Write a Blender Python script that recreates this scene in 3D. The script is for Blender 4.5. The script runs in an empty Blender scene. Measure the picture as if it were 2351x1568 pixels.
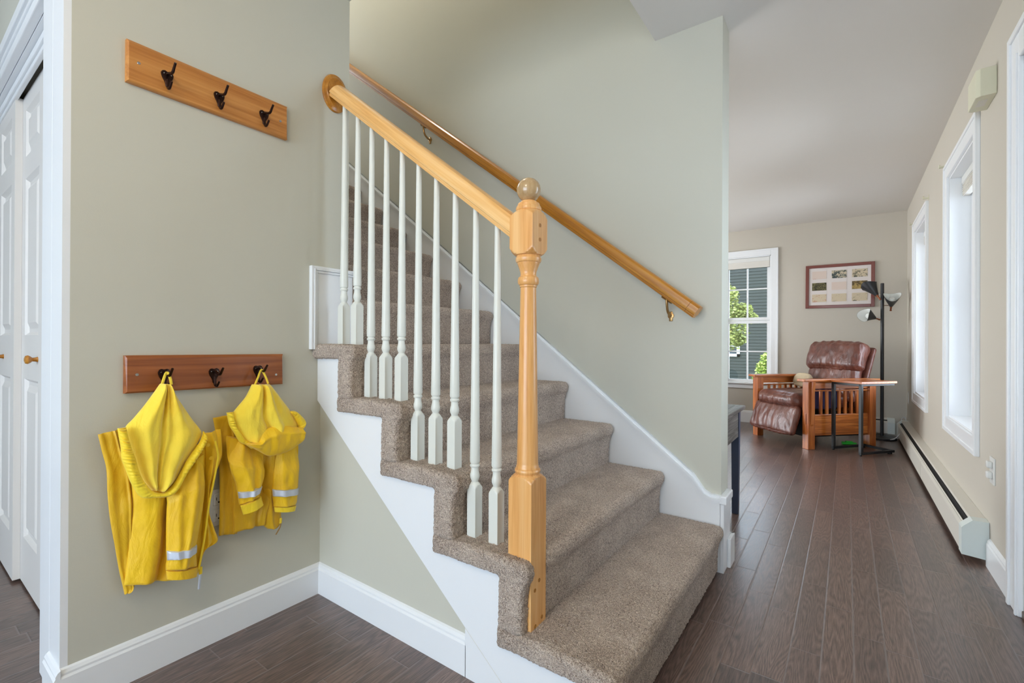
import bpy, bmesh, math, random
from mathutils import Vector, Matrix, noise
import numpy as np
random.seed(7)
C = bpy.context.scene.collection
SC = bpy.context.scene
PI = math.pi

# ------------------------------------------------------------------ camera, world, lights, exposure
cam = bpy.data.cameras.new('camera')
cam_o = bpy.data.objects.new('camera', cam); C.objects.link(cam_o)
yaw, pitch, roll = 0.6259, 0.00192, 0.00447
fw = Vector((-math.sin(yaw)*math.cos(pitch), math.cos(yaw)*math.cos(pitch), math.sin(pitch)))
rt = Vector((math.cos(yaw), math.sin(yaw), 0)); up = rt.cross(fw)
r2 = math.cos(roll)*rt + math.sin(roll)*up
u2 = -math.sin(roll)*rt + math.cos(roll)*up
cam_o.matrix_world = Matrix(((r2.x, u2.x, -fw.x, 0), (r2.y, u2.y, -fw.y, 0), (r2.z, u2.z, -fw.z, 1.0), (0, 0, 0, 1)))
cam.sensor_width = 36.0; cam.lens = 1063.7/2351*36.0
cam.clip_start = 0.02; cam.clip_end = 200
SC.camera = cam_o
SC.view_settings.view_transform = 'Standard'; SC.view_settings.look = 'None'
SC.view_settings.exposure = 0.0; SC.view_settings.gamma = 1.0
SC.view_settings.use_curve_mapping = False

w = bpy.data.worlds.new('sky'); SC.world = w; w.use_nodes = True
bg = w.node_tree.nodes['Background']
bg.inputs[0].default_value = (0.68, 0.83, 1.0, 1); bg.inputs[1].default_value = 6.2

def area(name, loc, direction, sx, sy, power, color=(1, 1, 1), spread=None):
    l = bpy.data.lights.new(name, 'AREA'); l.shape = 'RECTANGLE'; l.size = sx; l.size_y = sy
    l.energy = power; l.color = color
    if spread: l.spread = spread
    o = bpy.data.objects.new(name, l); C.objects.link(o); o.location = loc
    d = Vector(direction).normalized()
    o.rotation_euler = d.to_track_quat('-Z', 'Y').to_euler()
    return o
sun = bpy.data.lights.new('sun', 'SUN'); sun.energy = 20.0; sun.angle = 0.01; sun.color = (1, 0.95, 0.84)
sun_o = bpy.data.objects.new('sun', sun); C.objects.link(sun_o)
sun_o.rotation_euler = Vector((0.62, -0.10, -1.0)).to_track_quat('-Z', 'Y').to_euler()
DAY = (0.90, 0.95, 1.0)
WARM = (1.0, 0.93, 0.82)
area('front_low_fill', (-0.8, -2.9, 0.75), (-0.12, 1, -0.05), 2.2, 1.2, 25.0, (0.70, 0.84, 1.0))  # unseen low cool fill, added behind the camera to brighten the foyer
area('daylight_entry_door', (0.72, 2.0, 1.05), (-1, 0, -0.1), 0.94, 2.0, 9.0, (0.60, 0.78, 1.0))
area('daylight_window_near', (0.74, 3.63, 1.32), (-1, 0, 0), 0.76, 1.5, 14.0, DAY)
area('daylight_window_far', (0.74, 5.40, 1.32), (-1, 0, 0), 0.76, 1.5, 14.0, DAY)
area('living_side_fill', (-4.4, 4.4, 1.3), (1, 0, 0), 2.4, 1.6, 78.0, (1.0, 0.94, 0.86))  # warm fill added at an unseen side of the living room
area('daylight_upstairs', (-5.1, 1.68, 4.2), (1, 0, -0.45), 0.9, 1.3, 8.0, DAY)
area('hall_left_fill', (-3.9, -1.6, 1.4), (1, 0.25, 0), 1.6, 1.6, 1.0, (0.80, 0.88, 1.0))  # weak fill light added in the hall; no window stands here
def bulb_light(name, loc, power, color, rad=0.12):
    l = bpy.data.lights.new(name, 'POINT'); l.energy = power; l.color = color; l.shadow_soft_size = rad
    o = bpy.data.objects.new(name, l); C.objects.link(o); o.location = loc; return o
bulb_light('foyer_ceiling_lamp', (-0.55, -0.55, 2.20), 25.0, (1.0, 0.85, 0.62), 0.16)
bulb_light('stairwell_fill', (-2.6, 1.60, 4.75), 34.0, (1.0, 0.94, 0.86), 0.16)  # unseen lamp added to brighten the stairwell wall

# ------------------------------------------------------------------ materials
def srgb(r, g, b):
    f = lambda c: (c/255/12.92) if c/255 <= 0.04045 else ((c/255+0.055)/1.055)**2.4
    return (f(r), f(g), f(b), 1)
class NT:
    def __init__(s, name):
        s.m = bpy.data.materials.new(name); s.m.use_nodes = True; s.t = s.m.node_tree
        s.b = s.t.nodes['Principled BSDF']
    def n(s, ty, **kw):
        x = s.t.nodes.new(ty)
        for k, v in kw.items():
            if k.startswith('i_'):
                key = k[2:]; key = int(key) if key.isdigit() else key.replace('_', ' ')
                x.inputs[key].default_value = v
            else: setattr(x, k, v)
        return x
    def l(s, a, b): s.t.links.new(a, b)
    def math(s, op, a, b=None, c=None):
        x = s.t.nodes.new('ShaderNodeMath'); x.operation = op
        for i, v in enumerate((a, b, c)):
            if v is None: continue
            if isinstance(v, (int, float)): x.inputs[i].default_value = v
            else: s.l(v, x.inputs[i])
        return x.outputs[0]
    def ramp(s, fac, stops):
        r = s.t.nodes.new('ShaderNodeValToRGB'); e = r.color_ramp.elements
        while len(e) < len(stops): e.new(0.5)
        for i, (p, c) in enumerate(stops): e[i].position = p; e[i].color = c
        s.l(fac, r.inputs[0]); return r.outputs[0]
    def mix(s, fac, a, b, mode='MIX'):
        x = s.t.nodes.new('ShaderNodeMix'); x.data_type = 'RGBA'; x.blend_type = mode
        for sock, v in ((x.inputs[0], fac), (x.inputs[6], a), (x.inputs[7], b)):
            if isinstance(v, (int, float)): sock.default_value = v
            elif isinstance(v, tuple): sock.default_value = v
            else: s.l(v, sock)
        return x.outputs[2]
    def bump(s, h, strength, dist):
        x = s.t.nodes.new('ShaderNodeBump'); x.inputs['Strength'].default_value = strength
        x.inputs['Distance'].default_value = dist; s.l(h, x.inputs['Height']); s.l(x.outputs[0], s.b.inputs['Normal'])
    def coords(s, scale=(1, 1, 1), kind='Object'):
        tc = s.t.nodes.new('ShaderNodeTexCoord'); mp = s.t.nodes.new('ShaderNodeMapping')
        mp.inputs['Scale'].default_value = scale; s.l(tc.outputs[kind], mp.inputs[0]); return mp.outputs[0]
    def noise(s, vec, scale, detail=2, rough=0.5, dist=0):
        x = s.n('ShaderNodeTexNoise', i_Scale=scale, i_Detail=detail, i_Roughness=rough, i_Distortion=dist)
        s.l(vec, x.inputs['Vector']); return x.outputs['Fac']
    def set(s, **kw):
        for k, v in kw.items(): s.b.inputs[k.replace('_', ' ')].default_value = v
        return s
def plain(name, col, rough=0.5, metal=0.0, coat=0.0, bump=0.0, bscale=200, var=0.0, **kw):
    t = NT(name); t.set(Base_Color=col, Roughness=rough, Metallic=metal)
    if coat: t.set(Coat_Weight=coat, Coat_Roughness=0.12)
    v = t.coords()
    if bump: t.bump(t.noise(v, bscale, 3), 0.5, bump)
    if var:
        c = t.mix(t.noise(v, 6, 4), tuple(x*(1-var) for x in col[:3])+(1,), tuple(min(1, x*(1+var)) for x in col[:3])+(1,))
        t.l(c, t.b.inputs['Base Color'])
    t.set(**kw)
    return t.m
def wood(name, dark, mid, light, axis=0, rough=0.35, coat=0.3, stave=0.0, fig=1.0, gscale=1.0):
    t = NT(name); sc = [30*gscale]*3; sc[axis] = 1.6*gscale
    v = t.coords(tuple(sc))
    n1 = t.noise(v, 1.0, 5, 0.6, 0.6*fig)
    sc2 = [160*gscale]*3; sc2[axis] = 5*gscale
    n2 = t.noise(t.coords(tuple(sc2)), 1.0, 2, 0.5)
    f = t.math('ADD', t.math('MULTIPLY', n1, 0.75), t.math('MULTIPLY', n2, 0.25))
    col = t.ramp(f, [(0.34, dark), (0.5, mid), (0.66, light)])
    if stave:
        tc = t.n('ShaderNodeTexCoord'); sp = t.n('ShaderNodeSeparateXYZ'); t.l(tc.outputs['Object'], sp.inputs[0])
        s = t.math('ADD', t.math('MULTIPLY', sp.outputs[(axis+1) % 3], 1.0/stave), 0.37)
        wn = t.n('ShaderNodeTexWhiteNoise', noise_dimensions='1D'); t.l(t.math('FLOOR', s), wn.inputs['W'])
        col = t.mix(t.math('MULTIPLY', wn.outputs['Value'], 0.35), col, dark)
    t.l(col, t.b.inputs['Base Color'])
    t.set(Roughness=rough, Coat_Weight=coat, Coat_Roughness=0.15)
    t.bump(n2, 0.15, 0.001)
    return t.m
M = {}
def paint(name, c, rough=0.6):
    t = NT(name); v = t.coords()
    col = t.mix(t.noise(v, 1.3, 3), tuple(x*0.97 for x in c[:3])+(1,), tuple(x*1.03 for x in c[:3])+(1,))
    t.l(col, t.b.inputs['Base Color']); t.set(Roughness=rough); t.b.inputs['Specular IOR Level'].default_value = 0.3
    t.bump(t.noise(v, 260, 3, 0.6), 0.25, 0.0006); return t.m
M['wall'] = paint('sage_wall_paint', srgb(203, 201, 187))
M['wall_beige'] = paint('beige_wall_paint', srgb(201, 194, 181))
M['ceiling'] = paint('ceiling_paint', srgb(222, 218, 212), 0.8)
M['trim'] = plain('white_trim_paint', srgb(238, 240, 242), 0.32, bump=0.0002, bscale=90)
M['door_white'] = plain('white_door_paint', srgb(228, 224, 219), 0.42)
M['baluster'] = plain('white_baluster_paint', srgb(226, 227, 218), 0.3)
M['honey'] = wood('honey_maple', srgb(212, 144, 74), srgb(236, 176, 106), srgb(246, 198, 134), axis=2, stave=0.026)
M['honey_x'] = wood('honey_maple_rail', srgb(216, 154, 80), srgb(238, 184, 112), srgb(248, 204, 140), axis=0)
M['amber_x'] = wood('amber_rail', srgb(150, 90, 14), srgb(180, 116, 30), srgb(202, 142, 58), axis=0, rough=0.3)
M['knob_wood'] = wood('worn_ball_wood', srgb(168, 136, 92), srgb(188, 156, 112), srgb(206, 176, 134), axis=2, rough=0.22, coat=0.6)
M['alder'] = wood('alder_board', srgb(172, 106, 44), srgb(198, 132, 64), srgb(214, 152, 82), axis=1, rough=0.4, coat=0.15, fig=2.5, gscale=0.8)
M['alder_dark'] = wood('alder_board_dark', srgb(134, 72, 32), srgb(156, 88, 42), srgb(174, 104, 54), axis=1, rough=0.4, coat=0.15, fig=2.5, gscale=0.8)
M['mission'] = wood('mission_oak', srgb(116, 56, 22), srgb(170, 92, 40), srgb(204, 124, 60), axis=2, rough=0.3, coat=0.4)
M['mission_x'] = wood('mission_oak_flat', srgb(120, 60, 22), srgb(182, 100, 40), srgb(214, 134, 62), axis=1, rough=0.3, coat=0.4, fig=3)
M['grey_wood'] = wood('weathered_grey_wood', srgb(40, 38, 38), srgb(92, 88, 86), srgb(140, 136, 132), axis=1, rough=0.45, coat=0.1, fig=4, gscale=0.9)
M['console_leg'] = plain('leg_blue_reflection', srgb(66, 78, 104), 0.35)  # bluish reflection on the legs put into their base colour
M['bronze'] = plain('oil_rubbed_bronze', srgb(52, 34, 28), 0.28, metal=0.85)
M['brass'] = plain('antique_brass', srgb(176, 140, 92), 0.28, metal=0.95)
M['chrome'] = plain('chrome', srgb(200, 200, 200), 0.15, metal=1)
M['black'] = plain('black_metal', srgb(34, 35, 38), 0.38)
M['dark'] = plain('dark_cavity', srgb(18, 18, 20), 0.7)
M['white_plastic'] = plain('white_plastic', srgb(226, 226, 222), 0.35)
M['cream_plastic'] = plain('cream_plastic', srgb(216, 213, 188), 0.4)
M['heater'] = plain('heater_enamel', srgb(218, 214, 203), 0.38)
M['heater_cap'] = plain('heater_cap_enamel', srgb(214, 222, 218), 0.4)
M['frame_red'] = plain('mahogany_frame', srgb(120, 58, 46), 0.35, coat=0.3)
M['mat'] = plain('picture_mat', srgb(226, 218, 214), 0.7)
M['lamp_white'] = plain('lamp_inner_white', srgb(228, 230, 226), 0.5)
M['copper'] = plain('copper_tip', srgb(150, 84, 48), 0.35, metal=0.3)
M['green_toy'] = plain('green_plastic', srgb(40, 190, 50), 0.4)
M['reflective'] = plain('reflective_tape', srgb(205, 212, 224), 0.35, metal=0.2)
M['blind'] = plain('cellular_blind', srgb(226, 222, 214), 0.8)
M['navy'] = plain('navy_plaid', srgb(48, 42, 78), 0.9, var=0.4)
M['cream_cloth'] = plain('cream_cloth', srgb(205, 188, 158), 0.9, var=0.12)
M['grey_cloth'] = plain('charcoal_cloth', srgb(60, 60, 64), 0.9)
M['cord'] = plain('white_cord', srgb(220, 222, 224), 0.4)
M['bark'] = plain('bark', srgb(92, 78, 62), 0.9, bump=0.01, bscale=30)
M['metal_strip'] = plain('bronze_threshold', srgb(110, 96, 84), 0.4, metal=0.6)

def carpet_mat():
    t = NT('carpet_pile'); v = t.coords(kind='Object')
    a = t.noise(v, 330, 2, 0.6); b = t.noise(v, 8, 3); c2 = t.noise(v, 120, 3, 0.7)
    f = t.math('ADD', t.math('MULTIPLY', a, 0.62), t.math('ADD', t.math('MULTIPLY', b, 0.14), t.math('MULTIPLY', c2, 0.27)))
    col = t.ramp(f, [(0.39, srgb(118, 97, 84)), (0.47, srgb(182, 160, 142)), (0.54, srgb(210, 189, 171)), (0.63, srgb(246, 230, 214))])
    t.l(col, t.b.inputs['Base Color']); t.set(Roughness=0.95)
    t.b.inputs['Sheen Weight'].default_value = 0.3; t.b.inputs['Sheen Roughness'].default_value = 0.5
    t.b.inputs['Specular IOR Level'].default_value = 0.1
    t.bump(t.math('ADD', a, c2), 1.0, 0.008); return t.m
M['carpet'] = carpet_mat()

def floor_mat():
    t = NT('walnut_plank_floor'); tc = t.n('ShaderNodeTexCoord'); sp = t.n('ShaderNodeSeparateXYZ')
    t.l(tc.outputs['Object'], sp.inputs[0]); X, Y = sp.outputs[0], sp.outputs[1]
    W = 0.085
    rx = t.math('DIVIDE', t.math('ADD', X, 0.32+W*200), W); row = t.math('FLOOR', rx); fx = t.math('FRACT', rx)
    wn = t.n('ShaderNodeTexWhiteNoise', noise_dimensions='1D'); t.l(row, wn.inputs['W']); R = wn.outputs['Value']
    L = t.math('ADD', t.math('MULTIPLY', R, 0.32), 0.34)
    ry = t.math('DIVIDE', t.math('ADD', Y, t.math('ADD', t.math('MULTIPLY', R, 7.3), 50)), L)
    colr = t.math('FLOOR', ry); fy = t.math('FRACT', ry)
    wn2 = t.n('ShaderNodeTexWhiteNoise', noise_dimensions='2D'); cb = t.n('ShaderNodeCombineXYZ')
    t.l(row, cb.inputs[0]); t.l(colr, cb.inputs[1]); t.l(cb.outputs[0], wn2.inputs['Vector']); P = wn2.outputs['Value']
    dx = t.math('MULTIPLY', t.math('MINIMUM', fx, t.math('SUBTRACT', 1, fx)), W)
    dy = t.math('MULTIPLY', t.math('MINIMUM', fy, t.math('SUBTRACT', 1, fy)), L)
    dm = t.math('MINIMUM', dx, dy)
    seam = t.math('SUBTRACT', 1, t.math('MINIMUM', t.math('DIVIDE', dm, 0.0022), 1))
    # grain, shifted per plank
    cb2 = t.n('ShaderNodeCombineXYZ')
    t.l(t.math('ADD', t.math('MULTIPLY', X, 1.0), t.math('MULTIPLY', P, 13)), cb2.inputs[0])
    t.l(t.math('ADD', t.math('MULTIPLY', Y, 0.10), t.math('MULTIPLY', P, 31)), cb2.inputs[1])
    n0 = t.noise(cb2.outputs[0], 11, 2, 0.5, 0.2)
    rings = t.math('FRACT', t.math('MULTIPLY', n0, 26))
    rings = t.math('ABSOLUTE', t.math('SUBTRACT', rings, 0.5))
    rings = t.math('MULTIPLY', rings, 2)
    cb3 = t.n('ShaderNodeCombineXYZ'); t.l(X, cb3.inputs[0]); t.l(t.math('MULTIPLY', Y, 0.05), cb3.inputs[1]); t.l(P, cb3.inputs[2])
    fine = t.noise(cb3.outputs[0], 420, 3, 0.6)
    g = t.math('ADD', t.math('MULTIPLY', rings, 0.22), t.math('MULTIPLY', fine, 0.78))
    col = t.ramp(g, [(0.30, srgb(66, 51, 45)), (0.5, srgb(104, 84, 77)), (0.70, srgb(132, 110, 101))])
    tone = t.mix(P, (0.70, 0.68, 0.68, 1), (1.2, 1.15, 1.1, 1))
    col = t.mix(1.0, col, tone, 'MULTIPLY')
    col = t.mix(t.math('MULTIPLY', seam, 0.85), col, srgb(124, 114, 112))  # glare along the plank seams put into a lighter seam colour
    t.l(col, t.b.inputs['Base Color'])
    rr = t.math('ADD', 0.24, t.math('MULTIPLY', g, 0.16)); t.l(rr, t.b.inputs['Roughness'])
    t.b.inputs['Specular IOR Level'].default_value = 0.85
    t.set(Coat_Weight=0.35, Coat_Roughness=0.28)
    bev = t.math('MINIMUM', t.math('DIVIDE', dm, 0.004), 1)
    h = t.math('ADD', t.math('MULTIPLY', bev, 1.0), t.math('MULTIPLY', g, 0.10)); t.bump(h, 0.5, 0.0012)
    return t.m
M['floor'] = floor_mat()

def leather():
    t = NT('brown_leather'); v = t.coords()
    a = t.noise(v, 5, 4, 0.6); b = t.noise(t.coords((10, 10, 3)), 2.0, 4, 0.6, 1.0)
    col = t.ramp(t.math('ADD', t.math('MULTIPLY', a, .5), t.math('MULTIPLY', b, .5)), [(0.35, srgb(78, 42, 34)), (0.55, srgb(108, 62, 50)), (0.75, srgb(136, 88, 72))])
    t.l(col, t.b.inputs['Base Color']); t.set(Roughness=0.30, Coat_Weight=0.15, Coat_Roughness=0.2)
    t.bump(t.math('ADD', b, t.math('MULTIPLY', t.noise(v, 300, 2), 0.1)), 0.6, 0.012); return t.m
M['leather'] = leather()
def cloth(name, base, dark, rough=0.55, sheen=0.2):
    t = NT(name); v = t.coords(); a = t.noise(v, 8, 4, 0.6)
    t.l(t.ramp(a, [(0.3, dark), (0.6, base)]), t.b.inputs['Base Color']); t.set(Roughness=rough)
    t.b.inputs['Sheen Weight'].default_value = sheen
    t.bump(t.math('ADD', t.noise(t.coords((1, 1.0, 0.35)), 22, 3, 0.55, 0.8), t.math('MULTIPLY', t.noise(v, 500, 2), 0.05)), 0.55, 0.012); return t.m
M['rain'] = cloth('yellow_raincoat', srgb(248, 202, 10), srgb(238, 188, 6))
M['rain_dark'] = cloth('yellow_raincoat_inside', srgb(230, 182, 8), srgb(216, 168, 4), 0.5)
M['lining'] = cloth('yellow_fleece_lining', srgb(255, 226, 66), srgb(252, 214, 48), 0.8, 0.5)
M['brim'] = cloth('yellow_brim', srgb(255, 224, 44), srgb(250, 212, 28), 0.6)

def siding():
    t = NT('green_siding'); t.set(Base_Color=srgb(44, 48, 42), Roughness=0.7); return t.m
M['siding'] = siding()
def leafm(name, a, b):
    t = NT(name); g = t.n('ShaderNodeNewGeometry')
    t.l(t.mix(g.outputs['Random Per Island'], a, b), t.b.inputs['Base Color']); t.set(Roughness=0.6); return t.m
M['leaf'] = leafm('tree_leaves', srgb(92, 104, 46), srgb(168, 174, 96))
M['leaf2'] = leafm('shrub_leaves', srgb(96, 122, 42), srgb(158, 176, 80))
M['grass'] = plain('lawn_grass', srgb(56, 76, 34), 0.9, var=0.3)
def glass():
    t = NT('window_glass'); nt = t.t
    tr = t.n('ShaderNodeBsdfTransparent'); gl = t.n('ShaderNodeBsdfGlossy'); gl.inputs['Roughness'].default_value = 0.02
    fr = t.n('ShaderNodeFresnel'); mx = t.n('ShaderNodeMixShader'); t.l(fr.outputs[0], mx.inputs[0])
    t.l(tr.outputs[0], mx.inputs[1]); t.l(gl.outputs[0], mx.inputs[2])
    t.l(mx.outputs[0], nt.nodes['Material Output'].inputs[0]); return t.m
M['glass'] = glass()
def card(name, paper, ink, dark, cov, scale):
    t = NT(name); v = t.coords((1, 1, 1.6)); n = t.noise(v, scale, 5, 0.7, 1.0)
    t.l(t.ramp(n, [(cov-0.03, dark), (cov, ink), (cov+0.04, paper)]), t.b.inputs['Base Color']); t.set(Roughness=0.6); return t.m

# ------------------------------------------------------------------ mesh helpers
def link(name, me, mat=None, parent=None, smooth=False, autos=None):
    o = bpy.data.objects.new(name, me); C.objects.link(o)
    if mat is not None:
        for m in (mat if isinstance(mat, (list, tuple)) else [mat]): me.materials.append(m)
    if parent: o.parent = parent
    if smooth:
        for p in me.polygons: p.use_smooth = True
        if autos:
            bm = bmesh.new(); bm.from_mesh(me)
            for e in bm.edges:
                if len(e.link_faces) == 2 and e.calc_face_angle(0) > autos: e.smooth = False
            bm.to_mesh(me); bm.free()
    return o
def tag(o, label=None, cat=None, group=None, kind=None):
    if label: o['label'] = label
    if cat: o['category'] = cat
    if group: o['group'] = group
    if kind: o['kind'] = kind
    return o
def empty(name, loc=(0, 0, 0), rz=0, **kw):
    o = bpy.data.objects.new(name, None); C.objects.link(o); o.location = loc; o.rotation_euler = (0, 0, rz)
    o.empty_display_size = 0.1
    return tag(o, **kw)
class MB:
    def __init__(s): s.bm = bmesh.new()
    def box(s, x0, x1, y0, y1, z0, z1, bev=0.0, seg=2):
        r = bmesh.ops.create_cube(s.bm, size=1.0); vs = r['verts']
        for v in vs:
            v.co = Vector(((x0+x1)/2+v.co.x*(x1-x0), (y0+y1)/2+v.co.y*(y1-y0), (z0+z1)/2+v.co.z*(z1-z0)))
        if bev:
            es = list({e for v in vs for e in v.link_edges})
            bmesh.ops.bevel(s.bm, geom=es, offset=bev, segments=seg, affect='EDGES', profile=0.5)
        return s
    def prism(s, pts, axis, a, b, bev=0.0, seg=2):
        # pts: 2D polygon; axis = extruded axis (0,1,2)
        def mk(p, t):
            if axis == 1: return Vector((p[0], t, p[1]))
            if axis == 0: return Vector((t, p[0], p[1]))
            return Vector((p[0], p[1], t))
        A = [s.bm.verts.new(mk(p, a)) for p in pts]; B = [s.bm.verts.new(mk(p, b)) for p in pts]
        n = len(pts); fs = [s.bm.faces.new(A), s.bm.faces.new(B[::-1])]
        for i in range(n): fs.append(s.bm.faces.new((A[i], B[i], B[(i+1) % n], A[(i+1) % n])))
        bmesh.ops.recalc_face_normals(s.bm, faces=fs)
        if bev:
            es = list({e for v in A+B for e in v.link_edges})
            bmesh.ops.bevel(s.bm, geom=es, offset=bev, segments=seg, affect='EDGES', profile=0.5)
        return s
    def grid(s, rows, close_u=False, cap=False):
        vs = [[s.bm.verts.new(p) for p in r] for r in rows]; n = len(rows[0]); fs = []
        for i in range(len(rows)-1):
            for j in range(n if close_u else n-1):
                k = (j+1) % n
                fs.append(s.bm.faces.new((vs[i][j], vs[i][k], vs[i+1][k], vs[i+1][j])))
        if cap:
            fs.append(s.bm.faces.new(vs[0][::-1])); fs.append(s.bm.faces.new(vs[-1]))
        bmesh.ops.recalc_face_normals(s.bm, faces=fs)
        return s
    def lathe(s, prof, c=(0, 0, 0), n=24, axis=2, cap=True, half=None):
        rows = []
        for z, r in prof:
            row = []
            for i in range(n):
                a = 2*PI*i/n + PI/n*0
                rr = r
                if half is not None: rr = min(r, half/max(abs(math.cos(a)), abs(math.sin(a)), 1e-6))
                p = [rr*math.cos(a), rr*math.sin(a), z]
                if axis == 0: p = [z, p[0], p[1]]
                elif axis == 1: p = [p[0], z, p[1]]
                row.append(Vector((c[0]+p[0], c[1]+p[1], c[2]+p[2])))
            rows.append(row)
        return s.grid(rows, True, cap)
    def tube(s, pts, r, n=10, radii=None):
        pts = [Vector(p) for p in pts]; rows = []; prev = None
        for i, p in enumerate(pts):
            t = (pts[min(i+1, len(pts)-1)]-pts[max(i-1, 0)]).normalized()
            if prev is None:
                a = Vector((0, 0, 1)) if abs(t.z) < 0.9 else Vector((1, 0, 0)); u = t.cross(a).normalized()
            else: u = (prev - t*prev.dot(t)).normalized()
            prev = u; v = t.cross(u); rr = radii[i] if radii else r
            rows.append([p+(u*math.cos(2*PI*k/n)+v*math.sin(2*PI*k/n))*rr for k in range(n)])
        return s.grid(rows, True, True)
    def bar(s, p, q, wd, hd, upv=(0, 0, 1), bev=0):
        p = Vector(p); q = Vector(q); t = (q-p).normalized(); U = Vector(upv); sd = t.cross(U).normalized(); U = sd.cross(t)
        r = bmesh.ops.create_cube(s.bm, size=1.0); L = (q-p).length; m = (p+q)/2
        for v in r['verts']: c = v.co.copy(); v.co = m+t*c.x*L+sd*c.y*wd+U*c.z*hd
        if bev: bmesh.ops.bevel(s.bm, geom=list({e for v in r['verts'] for e in v.link_edges}), offset=bev, segments=2, affect='EDGES')
        return s
    def build(s, name, mat, parent=None, smooth=False, autos=0.6):
        me = bpy.data.meshes.new(name); s.bm.normal_update(); s.bm.to_mesh(me); s.bm.free()
        return link(name, me, mat, parent, smooth, autos)
def catmull(P, n):
    P = [Vector(p) for p in P]; out = []
    m = len(P)-1
    for k in range(n):
        t = k/(n-1)*m; i = min(int(t), m-1); f = t-i
        p0 = P[max(i-1, 0)]; p1 = P[i]; p2 = P[i+1]; p3 = P[min(i+2, m)]
        out.append(0.5*((2*p1)+(-p0+p2)*f+(2*p0-5*p1+4*p2-p3)*f*f+(-p0+3*p1-3*p2+p3)*f**3))
    return out
def struct(mb, name, mat, **kw):
    o = mb.build(name, mat, **kw); o['kind'] = 'structure'; return o
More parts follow.
